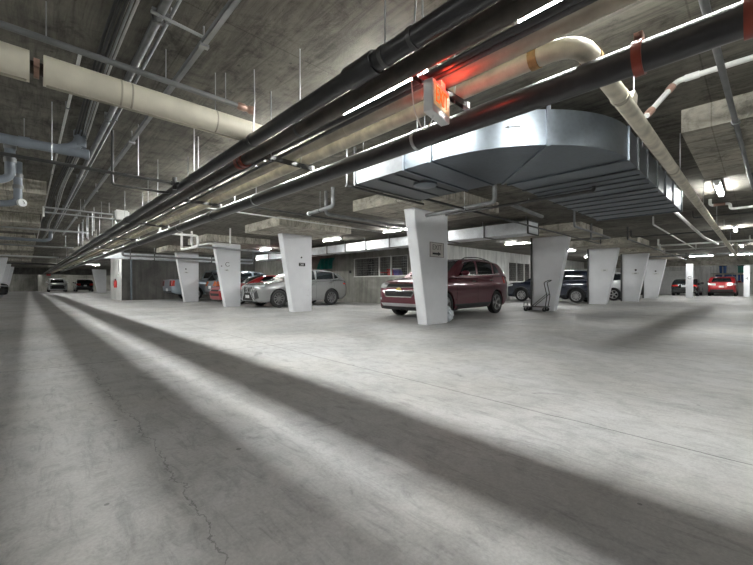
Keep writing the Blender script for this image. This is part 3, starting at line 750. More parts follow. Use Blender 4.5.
# right of the bundle: stubs, white loops and black lines around the left bays
root = empty('drain_stub', (4.52, 6.0, 2.52)); tag(root, 'grey drain stub with a pale end cap hanging left of the duct', 'pipe')
b = B(); tube(b, bend([(0, .85, 0), (0, 0, .03), (0, 0, TOP - 2.52)], .08), .042, 14); new_obj('stack', b, MT['gray'], root, 50)
b = B(); lathe(b, [(.048, 0), (.05, -.05), (.02, -.055)][::-1], (0, .90, 0), (0, 1, 0), 16); new_obj('end_cap', b, MT['plate'], root, 50)
b = B(); band(b, (0, .45, .012), (0, 1, 0), .042, .025); new_obj('hanger_band', b, MT['steel'], root, 40); rod(root, 0, .45, .05, z1=TOP - 2.52)
for (pts, r, mt, lab, rad) in (
    ([(3.4, 3.75, 2.29), (3.4, 3.75, 2.36)], .02, 'steel', '', None),
    ([(6.36, 5.05, 2.47), (6.36, 3.42, 2.50), (6.36, 3.42, TOP)], .042, 'gray', 'grey drain pipe with an elbow under the duct, before the EXIT column', .09),
    ([(7.0, 3.4, 2.55), (8.5, 3.4, 2.50)], .04, 'gray', 'short grey pipe under the long duct run', None),
    ([(3.45, 4.05, TOP), (3.45, 4.05, 2.46), (15.5, 4.05, 2.46), (15.5, 4.05, TOP)], .022, 'steel', 'black pipe running past the duct end toward the right bays', .06),
    ([(5.62, 4.0, 2.24), (5.62, 1.55, 2.24), (5.62, 1.55, 2.30)], .022, 'steel', 'black pipe passing under the round duct', .06),
    ([(3.0, 7.2, TOP), (3.0, 7.2, 2.55), (9.0, 7.2, 2.55), (9.0, 7.2, TOP)], .020, 'steel', 'thin black pipe above the bay of the maroon car', .06),
    ([(4.6, 6.35, TOP), (4.6, 6.35, 2.45), (8.6, 6.35, 2.45), (8.6, 6.35, TOP)], .035, 'gray', 'grey pipe passing behind the EXIT column head', .08),
    ([(2.7, 8.3, TOP), (2.7, 8.3, 2.62), (8.4, 8.3, 2.62), (8.4, 8.3, TOP)], .016, 'whitepipe', 'slender pale pipe under the second drop panel', .05),
    ([(4.25, 15.1, TOP), (4.25, 15.1, 2.27), (4.25, 13.3, 2.25), (4.25, 13.3, 2.62), (3.1, 13.3, 2.62), (3.1, 13.3, TOP)], .04, 'whitepipe', 'white pipe loop left of the third flared column', .1),
    ([(4.45, 14.6, TOP), (4.45, 14.6, 2.36), (4.45, 12.9, 2.34), (5.2, 12.9, 2.34), (5.2, 12.9, TOP)], .03, 'whitepipe', 'second white pipe loop, nearer the third flared column', .08),
    ([(3.3, 20.9, TOP), (3.3, 20.9, 2.33), (9.8, 20.9, 2.30), (9.8, 20.9, TOP)], .05, 'gray', 'grey pipe crossing the head of the column by the pickup truck', .12),
    ([(4.6, 15.1, TOP), (4.6, 15.1, 2.43), (9.2, 15.1, 2.38), (9.2, 15.1, TOP)], .045, 'zinc', 'pale pipe crossing the head of the third flared column', .12),
    ([(11.5, .76, TOP), (11.5, .76, 2.79), (11.5, .42, 2.79), (11.5, .42, 2.66), (11.5, -.6, 2.66), (11.5, -.6, TOP)], .03, 'whitepipe', 'pinkish white pipe with an offset beside the bright strip light', .06),
    ([(20, 3.0, TOP), (20, 3.0, 2.65), (20, -.8, 2.65), (20, -.8, TOP)], .035, 'whitepipe', 'white pipe crossing the right aisle with two drops', .06),
    ([(16, 3.2, TOP), (16, 3.2, 2.68), (16, -.8, 2.68), (16, -.8, TOP)], .022, 'steel', 'thin dark pipe crossing the right aisle', .06),
    ([(13.0, 1.2, TOP), (13.0, 1.2, 2.75), (13.0, -.9, 2.75), (13.0, -.9, TOP)], .016, 'steel', 'slim dark pipe crossing right of the duct end', .06),
    ([(9.3, 1.3, TOP), (9.3, 1.3, 2.62), (14.5, 1.1, 2.35), (17.3, .95, 2.35)], .035, 'whitepipe', 'sloping white branch pipe beyond the duct end', .1),
    ([(13.2, 2.1, TOP), (13.2, 2.1, 2.70), (24.0, 2.1, 2.70), (24.0, 2.1, TOP)], .022, 'whitepipe', 'thin white pipe running along the right aisle beyond the duct', .06),
    ([(22.5, 3.3, TOP), (22.5, 3.3, 2.62), (22.5, 1.3, 2.62), (21.0, .2, 2.62), (21.0, .2, TOP)], .025, 'whitepipe', 'white pipe with a slanting offset over the right aisle', .08),
    ([(15.0, 3.1, TOP), (15.0, 3.1, 2.52), (30.0, 3.1, 2.52), (30.0, 3.1, TOP)], .030, 'steel', 'long dark pipe above the heads of the right columns', .08),
    ([(10.0, 3.2, TOP), (10.0, 3.2, 2.42), (13.3, 3.2, 2.42), (13.3, 3.75, 2.42), (13.3, 3.75, TOP)], .028, 'gray', 'grey pipe stepping past the head of the first right column', .08),
    ([(27, 5.0, TOP), (27, 5.0, 2.6), (27, -.8, 2.6), (27, -.8, TOP)], .05, 'gray', 'grey pipe crossing the far end of the right aisle', .1),
    ([(2.75, .222, TOP), (2.75, .222, 2.63), (9.2, .05, 2.63), (9.2, .05, TOP)], .0225, 'gray', 'grey conduit slanting across the upper right corner', .05),
    ([(4.27, -1.6, 2.80), (4.27, .50, 2.80), (4.03, .69, 2.47)], .024, 'whitepipe', 'white conduit bending down to the cream pipe with copper ends', .04)):
    if not lab: continue
    o = pipe('overhead_pipe', pts, r, MT[mt], lab, rad=rad)
    if 'copper ends' in lab:
        for p, d in (((4.215, .545, 2.725), (-.24, .19, -.33)), ((4.055, .67, 2.505), (-.24, .19, -.33))):
            b = B(); lathe(b, [(.03, -.035), (.032, -.03), (.032, .03), (.03, .035)], p, d, 14); new_obj('copper_fitting', b, MT['copper'], o, 50)
        b = B(); band(b, (4.27, .40, 2.80), (0, 1, 0), .024, .10, .006); new_obj('sleeve', b, MT['plate'], o, 40)
        b = B(); box(b, 4.23, -.3, 2.82, 4.31, -.28, TOP); new_obj('hanger_rod', b, MT['zinc'], o)
    if 'under the round duct' in lab:
        for yy in (3.6, 2.45): rod(o, 5.62, yy, 2.25, .006, z1=(TOP if yy > 2.6 else 2.29))
    if 'upper right corner' in lab:
        b = B(); lathe(b, [(.024, -.03), (.036, -.03), (.036, .03), (.024, .03)], (5.3, .154, 2.63), (1, -.026, 0), 14); new_obj('coupling', b, MT['gray'], o, 50)
    if 'offset' in lab:
        b = B(); band(b, (11.5, .6, 2.79), (0, 1, 0), .03, .2, .004); new_obj('copper_sleeve', b, MT['copper'], o, 40)

# ------------------------------------------------------------------ ductwork
DB, DT = 2.31, 2.655
CX, CY, RO, RI = 4.72, 2.47, 1.50, 0.14
root = empty('round_duct', (0, 0, 0)); tag(root, 'big galvanized duct with a round elbow hanging right of the pipe bundle', 'duct')
def sweep(bm, a0, a1, n, ro, ri, z0, z1):
    prev = None
    for i in range(n + 1):
        a = a0 + (a1 - a0) * i / n
        cs, sn = math.cos(a), math.sin(a)
        cur = [bm.verts.new((CX + rr * cs, CY + rr * sn, zz)) for rr, zz in ((ro, z0), (ri, z0), (ri, z1), (ro, z1))]
        if prev:
            for j in range(4): bm.faces.new((prev[j], prev[(j + 1) % 4], cur[(j + 1) % 4], cur[j]))
        else: bm.faces.new(cur)
        prev = cur
    bm.faces.new(prev[::-1])
b = B(); sweep(b, PI, 1.5 * PI, 28, RO, RI, DB, DT); new_obj('elbow', b, MT['tin'], root, 30)
b = B(); box(b, CX - RO, CY + .0, DB, CX - RI, CY + .42, DT); new_obj('throat_section', b, MT['tin'], root)
b = B(); box(b, CX - RO - .005, CY + .42, DB - .005, CX - RI, CY + 1.32, DT); new_obj('plenum_section', b, MT['tind'], root)
b = B()
box(b, CX, CY - RO, DB, 8.72, CY - RI, DT)
new_obj('straight_run', b, MT['tin'], root)
def flange_y(y, w=.03, t=.018, mt='tin'):
    f = B()
    x0, x1 = CX - RO, CX - RI
    box(f, x0 - t, y - w / 2, DB - t, x1 + t, y + w / 2, DB); box(f, x0 - t, y - w / 2, DT, x1 + t, y + w / 2, DT + t)
    box(f, x0 - t, y - w / 2, DB, x0, y + w / 2, DT); box(f, x1, y - w / 2, DB, x1 + t, y + w / 2, DT)
    new_obj('flange', f, MT[mt], root)
def flange_x(x, w=.03, t=.018, mt='tin'):
    f = B()
    y0, y1 = CY - RO, CY - RI
    box(f, x - w / 2, y0 - t, DB - t, x + w / 2, y1 + t, DB); box(f, x - w / 2, y0 - t, DT, x + w / 2, y1 + t, DT + t)
    box(f, x - w / 2, y0 - t, DB, x + w / 2, y0, DT); box(f, x - w / 2, y1, DB, x + w / 2, y1 + t, DT)
    new_obj('flange', f, MT[mt], root)
for y in (CY + .02, CY + .42): flange_y(y)
flange_y(CY + 1.30, mt='tind')
for x, mt in ((CX, 'tin'), (5.18, 'tind'), (5.7, 'tind'), (6.35, 'tind'), (7.0, 'tind'), (7.75, 'tind'), (8.70, 'tin')): flange_x(x, mt=mt)
# radial seam in the middle of the elbow and the drawn arrow
f = B()
aq = PI * 1.25
cs, sn = math.cos(aq), math.sin(aq); tx, ty = -sn * .016, cs * .016
def seam(r0, r1, z0, z1):
    q = [(CX + r * cs + s * tx, CY + r * sn + s * ty) for r, s in ((r0, -1), (r1, -1), (r1, 1), (r0, 1))]
    prism(f, [(x, y, z0) for x, y in q], (0, 0, z1 - z0))
seam(RI, RO + .02, DB - .02, DB); seam(RO, RO + .02, DB - .02, DT + .04); new_obj('elbow_seam', f, MT['tin'], root)
f = B(); aq = PI * 1.25 - .17; p = Vector((CX + (RO + .002) * math.cos(aq), CY + (RO + .002) * math.sin(aq), 2.50)); d = Vector((math.sin(aq), -math.cos(aq), 0)) * -1
prism(f, [p + d * .0 + Vector((0, 0, -.006)), p + d * -.11 + Vector((0, 0, -.006)), p + d * -.11 + Vector((0, 0, .006)), p + Vector((0, 0, .006))], Vector((math.cos(aq), math.sin(aq), 0)) * .002)
q = p - d * .11
prism(f, [q + Vector((0, 0, -.018)), q - d * .04, q + Vector((0, 0, .018))], Vector((math.cos(aq), math.sin(aq), 0)) * .002)
new_obj('flow_arrow', f, MT['ink'], root)
f = B(); lathe(f, [(.16, 0), (.16, -.035), (.12, -.05)], (3.86, 3.08, DB), (0, 0, 1), 24); new_obj('round_cover', f, MT['tin'], root, 40)
for (x, y) in ((3.3, 3.7), (3.25, 2.6), (4.5, 3.7), (3.7, 1.4), (5.2, .93), (6.4, .93), (7.8, .93), (8.7, .93), (6.4, 2.37), (8.7, 2.37)): rod(root, x, y, DT - .1)
for yy, x0, x1 in ((CY + .6, CX - RO, CX - RI), (CY + .9, CX - RO, CX - RI)):
    f = B(); box(f, x0 + .05, yy - .015, DB - .025, x1 - .05, yy + .015, DB - .004); new_obj('stiffener', f, MT['tind'], root)
for x in (5.45, 6.0, 6.65, 7.4, 8.2):
    f = B(); box(f, x - .012, CY - RO + .03, DB - .015, x + .012, CY - RI - .03, DB); new_obj('stiffener', f, MT['tind'], root)
# support strap lines under the duct
o = pipe('support_rail', [(3.1, 3.83, DB - .03), (4.75, 3.83, DB - .03)], .018, MT['steel'], 'dark support rail under the end of the galvanized duct', 'rail')
for xx in (3.12, 4.73): rod(o, xx, 3.83, DB - .03)
# long rectangular duct behind the bays
root = empty('rectangular_duct', (0, 0, 0)); tag(root, 'long bright rectangular duct running above the parked cars of the left bays', 'duct')
for k, (y0, y1) in enumerate(((4.6, 7.4), (7.4, 10.2), (10.2, 13.0), (13.0, 15.8), (15.8, 18.6), (18.6, 22.0))):
    b = B(); box(b, 10.5, y0, 2.45, 11.2, y1, 2.80); new_obj('duct_section', b, MT['tinw'], root)
for y in (4.6, 6.0, 7.4, 8.8, 10.2, 11.6, 13.0, 14.4, 15.8, 17.2, 18.6, 20.3):
    b = B(); box(b, 10.475, y - .02, 2.425, 11.225, y + .02, 2.45); box(b, 10.475, y - .02, 2.45, 10.5, y + .02, 2.80); box(b, 11.2, y - .02, 2.45, 11.225, y + .02, 2.80); box(b, 10.475, y - .02, 2.80, 11.225, y + .02, 2.82); new_obj('flange', b, MT['steel'], root)
    rod(root, 10.48, y + .05, 2.8, .008)
root = empty('rectangular_duct', (0, 0, 0)); tag(root, 'pale rectangular duct crossing the left aisle before the dark wall', 'duct')
b = B(); box(b, 2.75, 22.6, 2.28, 10.6, 23.1, 2.58); new_obj('duct_section', b, MT['tinw'], root)
for x in (2.77, 3.9, 5.0, 6.5, 8):
    b = B(); box(b, x - .02, 22.57, 2.25, x + .02, 23.12, 2.60); new_obj('flange', b, MT['steel'], root); rod(root, x, 22.6, 2.5, .008)

# ------------------------------------------------------------------ cars
def pchip(pts):
    xs = [p[0] for p in pts]; ys = [p[1] for p in pts]; n = len(xs)
    d = [(ys[i + 1] - ys[i]) / (xs[i + 1] - xs[i]) for i in range(n - 1)]
    m = [d[0]] + [0 if d[i - 1] * d[i] <= 0 else 2 * d[i - 1] * d[i] / (d[i - 1] + d[i]) for i in range(1, n - 1)] + [d[-1]]
    def f(x):
        if x <= xs[0]: return ys[0]
        if x >= xs[-1]: return ys[-1]
        i = 0
        while xs[i + 1] < x: i += 1
        h = xs[i + 1] - xs[i]; t = (x - xs[i]) / h
        return (2 * t ** 3 - 3 * t ** 2 + 1) * ys[i] + (t ** 3 - 2 * t ** 2 + t) * h * m[i] + (-2 * t ** 3 + 3 * t ** 2) * ys[i + 1] + (t ** 3 - t ** 2) * h * m[i + 1]
    return f

SUV = dict(L=4.78, top=[(0, .60), (.015, .74), (.05, .86), (.13, .955), (.32, 1.02), (.8, 1.085), (1.25, 1.13), (1.6, 1.13), (3.0, 1.15), (4.25, 1.19), (4.55, 1.17), (4.70, 1.05), (4.76, .88), (4.78, .66)],
           bot=[(0, .60), (.012, .44), (.05, .30), (.14, .23), (.5, .21), (4.3, .23), (4.6, .32), (4.74, .46), (4.78, .66)],
           wid=[(0, .66), (.04, .76), (.12, .84), (.35, .905), (.8, .92), (3.9, .92), (4.35, .90), (4.62, .85), (4.74, .78), (4.78, .72)],
           roof=[(1.12, 1.10), (1.35, 1.22), (1.75, 1.46), (2.1, 1.625), (2.45, 1.675), (3.2, 1.69), (3.9, 1.645), (4.25, 1.585), (4.42, 1.46), (4.62, 1.20), (4.68, 1.10)],
           wheels=(.96, 3.83), R=.355, belt=.955, roofw=.80)
SEDAN = dict(L=4.55, top=[(0, .55), (.015, .66), (.05, .74), (.15, .82), (.4, .88), (.9, .94), (1.3, .97), (1.6, .96), (3.6, 1.0), (4.1, 1.02), (4.38, 1.0), (4.50, .88), (4.55, .66)],
             bot=[(0, .55), (.012, .40), (.05, .27), (.14, .20), (.5, .18), (4.1, .20), (4.4, .30), (4.52, .44), (4.55, .66)],
             wid=[(0, .62), (.04, .72), (.12, .80), (.35, .87), (.8, .89), (3.7, .89), (4.15, .87), (4.40, .82), (4.52, .74), (4.55, .68)],
             roof=[(1.15, .95), (1.5, 1.12), (1.95, 1.33), (2.3, 1.42), (2.8, 1.44), (3.3, 1.38), (3.8, 1.20), (4.15, 1.03), (4.2, 1.0)],
             wheels=(.90, 3.55), R=.325, belt=.955, roofw=.79)
NX = dict(SUV); NX.update(L=4.66, top=[(0, .58), (.015, .74), (.05, .87), (.13, .94), (.32, .99), (.8, 1.04), (1.3, 1.10), (1.7, 1.10), (3.0, 1.12), (4.1, 1.19), (4.42, 1.16), (4.58, 1.02), (4.64, .85), (4.66, .62)],
           bot=[(0, .58), (.012, .40), (.05, .28), (.14, .22), (.5, .21), (4.2, .25), (4.5, .36), (4.62, .48), (4.66, .62)],
           wid=[(0, .60), (.04, .72), (.14, .83), (.40, .91), (.9, .93), (3.8, .93), (4.25, .91), (4.5, .85), (4.62, .77), (4.66, .70)],
           roof=[(1.22, 1.07), (1.5, 1.22), (1.9, 1.44), (2.25, 1.585), (2.6, 1.64), (3.2, 1.635), (3.7, 1.575), (4.05, 1.46), (4.35, 1.26), (4.55, 1.08)], wheels=(.95, 3.63), R=.365, roofw=.77)
BOXY = dict(SUV); BOXY.update(L=4.6, top=[(0, .62), (.015, .80), (.05, .92), (.12, 1.0), (.3, 1.05), (.8, 1.09), (1.2, 1.12), (1.6, 1.12), (3.0, 1.13), (4.2, 1.15), (4.45, 1.12), (4.55, .98), (4.59, .85), (4.6, .66)],
           bot=[(0, .62), (.012, .44), (.05, .32), (.14, .25), (.5, .23), (4.2, .26), (4.45, .36), (4.57, .48), (4.6, .66)],
           wid=[(0, .68), (.04, .78), (.12, .86), (.35, .91), (.8, .925), (3.8, .925), (4.2, .91), (4.45, .87), (4.57, .80), (4.6, .76)],
           roof=[(1.05, 1.09), (1.3, 1.24), (1.7, 1.50), (2.0, 1.635), (2.4, 1.69), (3.2, 1.70), (3.9, 1.665), (4.15, 1.60), (4.32, 1.42), (4.48, 1.18), (4.52, 1.10)], wheels=(.92, 3.61), R=.36)
TRUCK = dict(SUV); TRUCK.update(L=5.6, top=[(0, .66), (.015, .84), (.05, .98), (.12, 1.06), (.3, 1.10), (.9, 1.14), (1.4, 1.17), (3.3, 1.17), (3.45, 1.17), (5.4, 1.19), (5.57, 1.17), (5.595, 1.0), (5.6, .72)],
           bot=[(0, .66), (.012, .50), (.05, .38), (.14, .32), (.5, .30), (5.2, .36), (5.5, .44), (5.58, .55), (5.6, .72)],
           wid=[(0, .72), (.04, .82), (.12, .90), (.35, .945), (.8, .95), (5.3, .95), (5.5, .93), (5.58, .90), (5.6, .88)],
           roof=[(1.25, 1.14), (1.5, 1.30), (1.85, 1.58), (2.1, 1.72), (2.5, 1.78), (3.0, 1.78), (3.3, 1.72), (3.42, 1.5), (3.5, 1.15)], wheels=(.98, 4.42), R=.385, roofw=.84)

wheel_cache = {}
def wheel(parent, u, side, spec, W, L, rim_mat, spokes):
    R = spec['R']; key = (R, rim_mat, spokes)
    wd = .21
    if key not in wheel_cache:
        b = B(); lathe(b, [(R * .66, -wd * .40), (R * .90, -wd / 2), (R * .975, -wd * .44), (R, -wd * .3), (R, wd * .3), (R * .975, wd * .44), (R * .90, wd / 2), (R * .66, wd * .40)], (0, 0, 0), (0, 1, 0), 36, 0, False)
        t = new_obj('wheel', b, MT['rubber'], None, 40); tm = t.data; bpy.data.objects.remove(t)
        b = B()
        lathe(b, [(R * .68, -.07), (R * .68, .085), (R * .655, .09), (R * .60, .075), (R * .60, -.07)], (0, 0, 0), (0, 1, 0), 36, 0, False)
        lathe(b, [(.07, .02), (.065, .066), (.03, .07)], (0, 0, 0), (0, 1, 0), 16)
        for k in range(spokes):
            a = 2 * PI * k / spokes
            for da in ((-.12, .12) if spokes <= 6 else (0,)):
                w0, w1 = (.017, .022) if spokes <= 6 else (.018, .028)
                d0 = Vector((math.cos(a + da * .6), 0, math.sin(a + da * .6))); d1 = Vector((math.cos(a + da), 0, math.sin(a + da)))
                q0 = d0 * .05; q1 = d1 * R * .63; n = Vector((-math.sin(a), 0, math.cos(a)))
                prism(b, [q0 - n * w0 + Vector((0, .04, 0)), q1 - n * w1 + Vector((0, .055, 0)), q1 + n * w1 + Vector((0, .055, 0)), q0 + n * w0 + Vector((0, .04, 0))], (0, .022, 0))
        t = new_obj('rim', b, MT[rim_mat], None, 40); rm = t.data; bpy.data.objects.remove(t)
        b = B(); lathe(b, [(R * .60, -.02), (R * .60, .01), (.06, .02)], (0, 0, 0), (0, 1, 0), 28)
        t = new_obj('brake_disc', b, MT['under'], None, 40); dm = t.data; bpy.data.objects.remove(t)
        wheel_cache[key] = (tm, rm, dm)
    tm, rm, dm = wheel_cache[key]
    o = bpy.data.objects.new('wheel', tm); COL.objects.link(o); o.parent = parent
    o.location = (L / 2 - u, side * (W - .115), R)
    o.rotation_euler = (0, 0, 0 if side > 0 else PI)
    for nm, me in (('rim', rm), ('brake_disc', dm)):
        c = bpy.data.objects.new(nm, me); COL.objects.link(c); c.parent = o
    return o

def car(name, label, spec, paint, loc, heading, cat='car', rim='alloy', spokes=5, dark_lower=True, rails=False, arch_trim=False, tail='tail', tail_quad=None,
        front=None, chrome=True, plates=True, scale=1.0, truck=False, third=True, doors=True):
    """local +X is the nose; u runs from the nose (0) to the tail (L)"""
    root = empty(name, (*loc, 0), heading); tag(root, label, cat)
    if scale != 1.0: root.scale = scale if isinstance(scale, tuple) else (scale,) * 3
    L = spec['L']; top, bot, wid, roof = (pchip(spec[k]) for k in ('top', 'bot', 'wid', 'roof'))
    R = spec['R']; RA = R * 1.13
    W = max(p[1] for p in spec['wid'])
    us = [0, .004, .012, .025, .045, .07, .1, .14, .19, .25]
    u = .3
    while u < L - .28: us.append(round(u, 4)); u += .055
    us += [L - q for q in (.25, .19, .14, .1, .07, .045, .025, .012, .004, 0)]
    for uw in spec['wheels']:
        us += [uw - RA, uw + RA, uw - RA * .985, uw + RA * .985, uw - RA * .94, uw + RA * .94, uw - RA * .86, uw + RA * .86]
    us = sorted(set(round(q, 4) for q in us))
    def arch(u):
        z = -1
        for uw in spec['wheels']:
            d = u - uw
            if abs(d) < RA: z = max(z, R + math.sqrt(RA * RA - d * d) * 1.0)
        return z
    SEC = [(0, 0, 0), (.52, 0, 0), (.66, .005, 1), (.93, .02, 1), (.975, .09, 1), (.99, .2, 1), (.985, .36, 1), (.992, .5, 1), (1.0, .62, 1), (.992, .74, 1), (.968, .86, 1), (.925, .95, 0), (.80, 1.0, 0), (.42, 1.015, 0), (0, 1.02, 0)]
    def section(u):
        zb, zt, w = bot(u), top(u), wid(u); A = arch(u)
        out = []
        for fy, fz, aa in SEC:
            z = zb + (zt - zb) * fz
            if aa and A > 0: z = max(z, A if fz < .1 else min(A, zt - .05) if z < A else z)
            out.append((fy * w, z))
        return out
    b = B(); rows = []
    for u in us:
        s = section(u)
        rows.append([b.verts.new((L / 2 - u, y, z)) for y, z in s] + [b.verts.new((L / 2 - u, -y, z)) for y, z in s[-2:0:-1]])
    n = len(rows[0])
    for i in range(len(rows) - 1):
        for j in range(n):
            q = (rows[i][j], rows[i][(j + 1) % n], rows[i + 1][(j + 1) % n], rows[i + 1][j])
            f = b.faces.new(q)
            jj = j if j < len(SEC) else n - 1 - j
            if jj <= 2: f.material_index = 1
    bmesh.ops.remove_doubles(b, verts=list(b.verts), dist=1e-5)
    bmesh.ops.recalc_face_normals(b, faces=b.faces)
    for f in b.faces:
        if f.material_index == 1 and abs(f.calc_center_median().x) > L / 2 - .25 and f.normal.z > -.75: f.material_index = 0
    # cabin shell
    c = B(); ru = spec['roof'][0][0]; re = spec['roof'][-1][0]
    cus = [ru + (re - ru) * i / 44 for i in range(45)]
    CSEC = [(1.0, 0), (.985, .25), (.955, .55), (.91, .80), (.865, .93), (.80, .985), (.45, 1.0), (0, 1.012)]
    k = spec['roofw'] / .80
    rows = []
    for u in cus:
        zb = top(u) - .03; h = max(.01, roof(u) - zb); wb = wid(u) * spec['belt']
        hh = min(1, h / .5)
        pts = []
        for fy, fz in CSEC:
            ky = fy - (1 - k) * fz if fy > 0 else fy
            ky = 1 - (1 - ky) * (hh if fy > .84 * k else 1) if fy >= .7 else ky
            pts.append((ky * wb, zb + h * fz))
        rows.append([c.verts.new((L / 2 - u, y, z)) for y, z in pts] + [c.verts.new((L / 2 - u, -y, z)) for y, z in pts[-2::-1]])
    n = len(rows[0])
    for i in range(len(rows) - 1):
        for j in range(n - 1): c.faces.new((rows[i][j], rows[i][j + 1], rows[i + 1][j + 1], rows[i + 1][j]))
    c.faces.new(rows[0]); c.faces.new(rows[-1][::-1])
    bmesh.ops.recalc_face_normals(c, faces=c.faces)
    bv = BVHTree.FromBMesh(b); cv = BVHTree.FromBMesh(c)
    new_obj('body', b, [MT[paint], MT['under']], root, 32)
    new_obj('cabin', c, MT[paint], root, 32)
    def shoot(o, d):
        best = None
        for t in (bv, cv):
            h = t.ray_cast(Vector(o), Vector(d))
            if h[0] is not None and (best is None or h[3] < best[1]): best = (h[0], h[3])
        return best[0] if best else None
    def panel(name, quad, mode, mat, off=.006, thick=.02, nx=8, ny=6, parent=None, side=1, trees=None):
        """quad: 4 corners in the 2D of the mode, projected on to the body. modes: front/back (y,z), side (u,z), topdown (u,y), corner (a,z)"""
        g = []; last = None
        for i in range(nx + 1):
            row = []
            for j in range(ny + 1):
                s, t = i / nx, j / ny
                p = [(quad[0][q] * (1 - s) + quad[1][q] * s) * (1 - t) + (quad[3][q] * (1 - s) + quad[2][q] * s) * t for q in (0, 1)]
                if mode == 'front': o, d = (L / 2 + 1, p[0], p[1]), (-1, 0, 0)
                elif mode == 'back': o, d = (-L / 2 - 1, p[0], p[1]), (1, 0, 0)
                elif mode == 'side': o, d = (L / 2 - p[0], side * 2, p[1]), (0, -side, 0)
                elif mode == 'down': o, d = (L / 2 - p[0], p[1], 3), (0, 0, -1)
                elif mode == 'fcorner':
                    a = p[0]; o = (L / 2 - .75 + 2 * math.cos(a), side * 2 * math.sin(a), p[1]); d = (-math.cos(a), -side * math.sin(a), 0)
                elif mode == 'bcorner':
                    a = p[0]; o = (-L / 2 + .75 - 2 * math.cos(a), side * 2 * math.sin(a), p[1]); d = (math.cos(a), -side * math.sin(a), 0)
                h = shoot(o, d)
                if h is None: h = last
                if h is None: row.append(None); continue
                last = h
                row.append((h - Vector(d) * off, Vector(d)))
            g.append(row)
        m = B()
        A = [[m.verts.new(q[0]) if q else None for q in row] for row in g]
        C_ = [[m.verts.new(q[0] + q[1] * thick) if q else None for q in row] for row in g]
        def face(*v):
            if all(v):
                try: m.faces.new(v)
                except ValueError: pass
        for i in range(nx):
            for j in range(ny):
                face(A[i][j], A[i + 1][j], A[i + 1][j + 1], A[i][j + 1]); face(C_[i][j], C_[i][j + 1], C_[i + 1][j + 1], C_[i + 1][j])
        for i in range(nx):
            face(A[i][0], C_[i][0], C_[i + 1][0], A[i + 1][0]); face(A[i][ny], A[i + 1][ny], C_[i + 1][ny], C_[i][ny])
        for j in range(ny):
            face(A[0][j], A[0][j + 1], C_[0][j + 1], C_[0][j]); face(A[nx][j], C_[nx][j], C_[nx][j + 1], A[nx][j + 1])
        return new_obj(name, m, MT[mat], parent or root, 35)
    for uw in spec['wheels']:
        for s in (1, -1): wheel(root, uw, s, spec, W, L, rim, spokes)
    # glass
    zbelt = lambda u: top(u) + .045
    zhi = lambda u: top(u) - .03 + (roof(u) - top(u) + .03) * .86
    rp = spec['roof']
    uA = rp[2][0]; uR = rp[3][0]
    u0 = rp[1][0] + .28
    cab_end = rp[-1][0]
    panel('windshield', [(rp[0][0] + .12, -.66 * W / .92), (rp[3][0] - .02, -.58 * spec['roofw'] / .8), (rp[3][0] - .02, .58 * spec['roofw'] / .8), (rp[0][0] + .12, .66 * W / .92)], 'down', 'glass', .006, .012, 8, 10)
    if truck: ends = [(u0, 2.32), (2.40, 3.22)]
    else:
        q3 = rp[-3][0]
        mid = u0 + .95
        ends = [(u0, mid), (mid + .08, mid + .98), (mid + 1.07, min(q3 - .02, mid + spec.get('qend', 1.62)))]
    for s in (1, -1):
        for i, (a, e) in enumerate(ends):
            if e - a < .12: continue
            ta = a + (.42 if i == 0 else .02); te = e - (.22 if i == len(ends) - 1 and not truck else -.0 if i else .03)
            za, ze = zbelt(a), zbelt(e)
            if i == len(ends) - 1 and not truck: ze += .03
            panel('side_window', [(a, za), (e, ze), (te, zhi(te)), (ta, zhi(ta))], 'side', 'glass', .004, .012, 10, 6, side=s)
        if chrome:
            a, e = ends[0][0], ends[-1][1]
            panel('window_trim', [(a - .05, zbelt(a) - .032), (e + .03, zbelt(e) - .020), (e + .03, zbelt(e) - .004), (a - .05, zbelt(a) - .012)], 'side', 'chrome', .006, .012, 24, 1, side=s)
            if not truck:
                f = B(); pts = []
                for i in range(25):
                    uu = a + .30 + (e - .18 - a - .30) * i / 24
                    h = shoot((L / 2 - uu, s * 2, zhi(uu) + .018), (0, -s, 0))
                    if h: pts.append(h + Vector((0, s * .003, 0)))
                tube(f, pts, .007, 6); new_obj('window_trim', f, MT['chrome'], root, 50)
    if truck:
        panel('rear_window', [(-.62, zbelt(3.4) + .06), (.62, zbelt(3.4) + .06), (.56, 1.64), (-.56, 1.64)], 'back', 'glass', .005, .012, 8, 5)
    else:
        zr0 = top(rp[-2][0]) + .06; zr1 = roof(rp[-4][0]) - .06
        panel('rear_window', [(-.64, zr0), (.64, zr0), (.53, zr1), (-.53, zr1)], 'back', 'glass', .005, .012, 8, 5)
        if spec is not SEDAN:
            b_ = B(); zz = roof(rp[-4][0]) + .0; xx = L / 2 - rp[-4][0]
            box(b_, xx - .16, -.56, zz - .02, xx + .10, .56, zz + .012); bmesh.ops.bevel(b_, geom=list(b_.edges), offset=.012, segments=2, affect='EDGES'); new_obj('spoiler', b_, MT[paint], root, 40)
